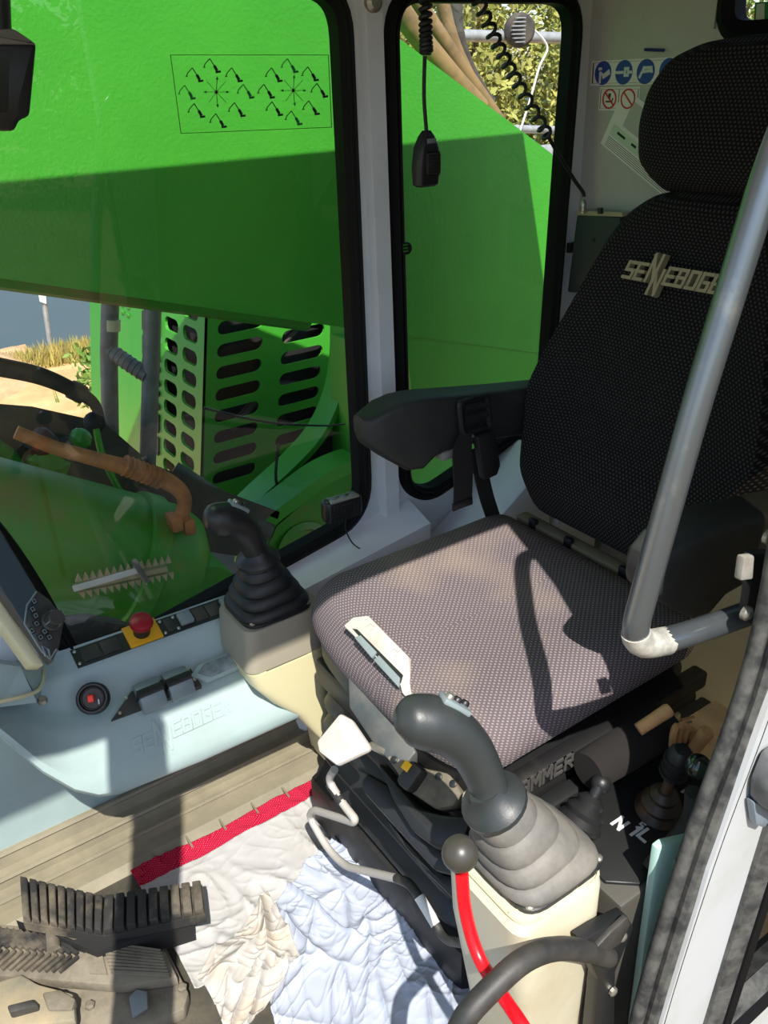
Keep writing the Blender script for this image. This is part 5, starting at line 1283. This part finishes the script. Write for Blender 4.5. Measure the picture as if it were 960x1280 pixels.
def leaves(bm, c, rad, n, size, rnd, hollow=.55):
    for i in range(n):
        while True:
            p = V((rnd.uniform(-1, 1), rnd.uniform(-1, 1), rnd.uniform(-1, 1)))
            if hollow < p.length < 1: break
        k = .75 + .5 * noise.noise(p * 2.3 + V(c)); q = V((p.x * rad[0], p.y * rad[1], p.z * rad[2])) * k + V(c)
        s = size * rnd.uniform(.6, 1.3); d = V((rnd.gauss(0, 1), rnd.gauss(0, 1), rnd.gauss(0, .7))).normalized(); e = d.orthogonal().normalized(); e = (e + d.cross(e) * rnd.uniform(-2, 2)).normalized()
        vs = [bm.verts.new(q + d * s), bm.verts.new(q + e * s * .45), bm.verts.new(q - d * s), bm.verts.new(q - e * s * .45)]
        bm.faces.new(vs)
def bush(x, y, z, h, rx, n, size, mat, label, seed, cat='bush', group=None):
    rnd = random.Random(seed); t = thing('bush' if cat == 'bush' else 'tree', label, cat, (x, y, z), group)
    bm = B(); leaves(bm, (x, y, z + h * .52), (rx, rx, h * .52), n, size, rnd); f = obj('foliage', bm, mat, t, smooth=False)
    bm = B()
    for i in range(5):
        a = rnd.uniform(0, 6.28); tube(bm, [(x, y, z), (x + math.cos(a) * rx * .3, y + math.sin(a) * rx * .3, z + h * .5), (x + math.cos(a) * rx * .6, y + math.sin(a) * rx * .6, z + h * .85)], [.05, .035, .01], 6)
    obj('stems', bm, m_bark, t)
bush(8.2, -2.35, -1.8, 1.15, .52, 2200, .055, m_leafb, 'green leafy bush on the bank left of the handrail', 3)
bush(8.6, -2.9, -1.8, 1.5, .6, 2200, .055, m_leafb, 'taller green bush behind the handrail posts', 4)
LT = ['olive hedge tree beyond the railing, nearest the boom hoses', 'tall olive hedge tree filling the middle of the narrow window', 'green hedge tree rising right of the coiled cord', 'taller green tree standing behind the front hedge row', 'low olive hedge bush directly behind the lower railing pipe', 'olive hedge tree at the right edge of the narrow window', 'small olive bush low behind the boom top edge']
for i, (x, y, h, r, m_) in enumerate(((8.6, -6.4, 5.5, 1.5, m_leafa), (9.6, -8.9, 6.0, 1.7, m_leafa), (7.9, -10.2, 5.2, 1.5, m_leafb), (12.0, -8.0, 6.8, 1.8, m_leafb), (7.2, -7.6, 4.3, 1.3, m_leafa), (10.2, -12.4, 6.2, 1.9, m_leafa), (6.8, -5.2, 3.4, 1.1, m_leafa))):
    bush(x, y, -1.85, h, r, 13000, .05, m_, LT[i], 20 + i, 'tree', 'hedge trees beyond the railing')
# tree line across the yard behind the photographer, mirrored in the glass
bm = B(); rnd = random.Random(50)
for (x, y) in ((-26, 4), (-28, -8), (-25, -18), (-27, 14), (-24, -27)): leaves(bm, (x, y, 1.5), (4.6, 4.6, 3.4), 2600, .28, rnd)
gg = obj('tree_line', bm, m_leafb, smooth=False); gg['kind'] = 'stuff'; tag(gg, 'distant tree line mirrored faintly in the window glass', 'trees')
# dry grass strip along the bank
bm = B(); rnd = random.Random(5)
for i in range(5200):
    x = rnd.uniform(11.0, 12.2); y = rnd.uniform(-3.6, -.4); h = rnd.uniform(.08, .28); a = rnd.uniform(0, 6.28); z = gz(x, y) - .02
    vs = [bm.verts.new((x + math.cos(a) * .02, y + math.sin(a) * .02, z)), bm.verts.new((x - math.cos(a) * .02, y - math.sin(a) * .02, z)), bm.verts.new((x + rnd.uniform(-.08, .08), y + rnd.uniform(-.08, .08), z + h))]
    bm.faces.new(vs)
gg = obj('bank_grass', bm, m_grass, smooth=False); gg['kind'] = 'stuff'; tag(gg, 'dry yellow grass fringe along the water edge', 'grass')
bm = B()
for i in range(900):
    x = rnd.uniform(6.2, 9.6); y = rnd.uniform(-2.0, -.6); h = rnd.uniform(.1, .3); a = rnd.uniform(0, 6.28); z = gz(x, y) - .02
    if noise.noise(V((x * 1.5, y * 1.5, 0))) < .12: continue
    vs = [bm.verts.new((x + math.cos(a) * .012, y + math.sin(a) * .012, z)), bm.verts.new((x - math.cos(a) * .012, y - math.sin(a) * .012, z)), bm.verts.new((x + rnd.uniform(-.06, .06), y + rnd.uniform(-.06, .06), z + h))]
    bm.faces.new(vs)
gg = obj('slope_weeds', bm, m_leafb, smooth=False); gg['kind'] = 'stuff'; tag(gg, 'sparse green weeds on the sandy slope', 'weeds')
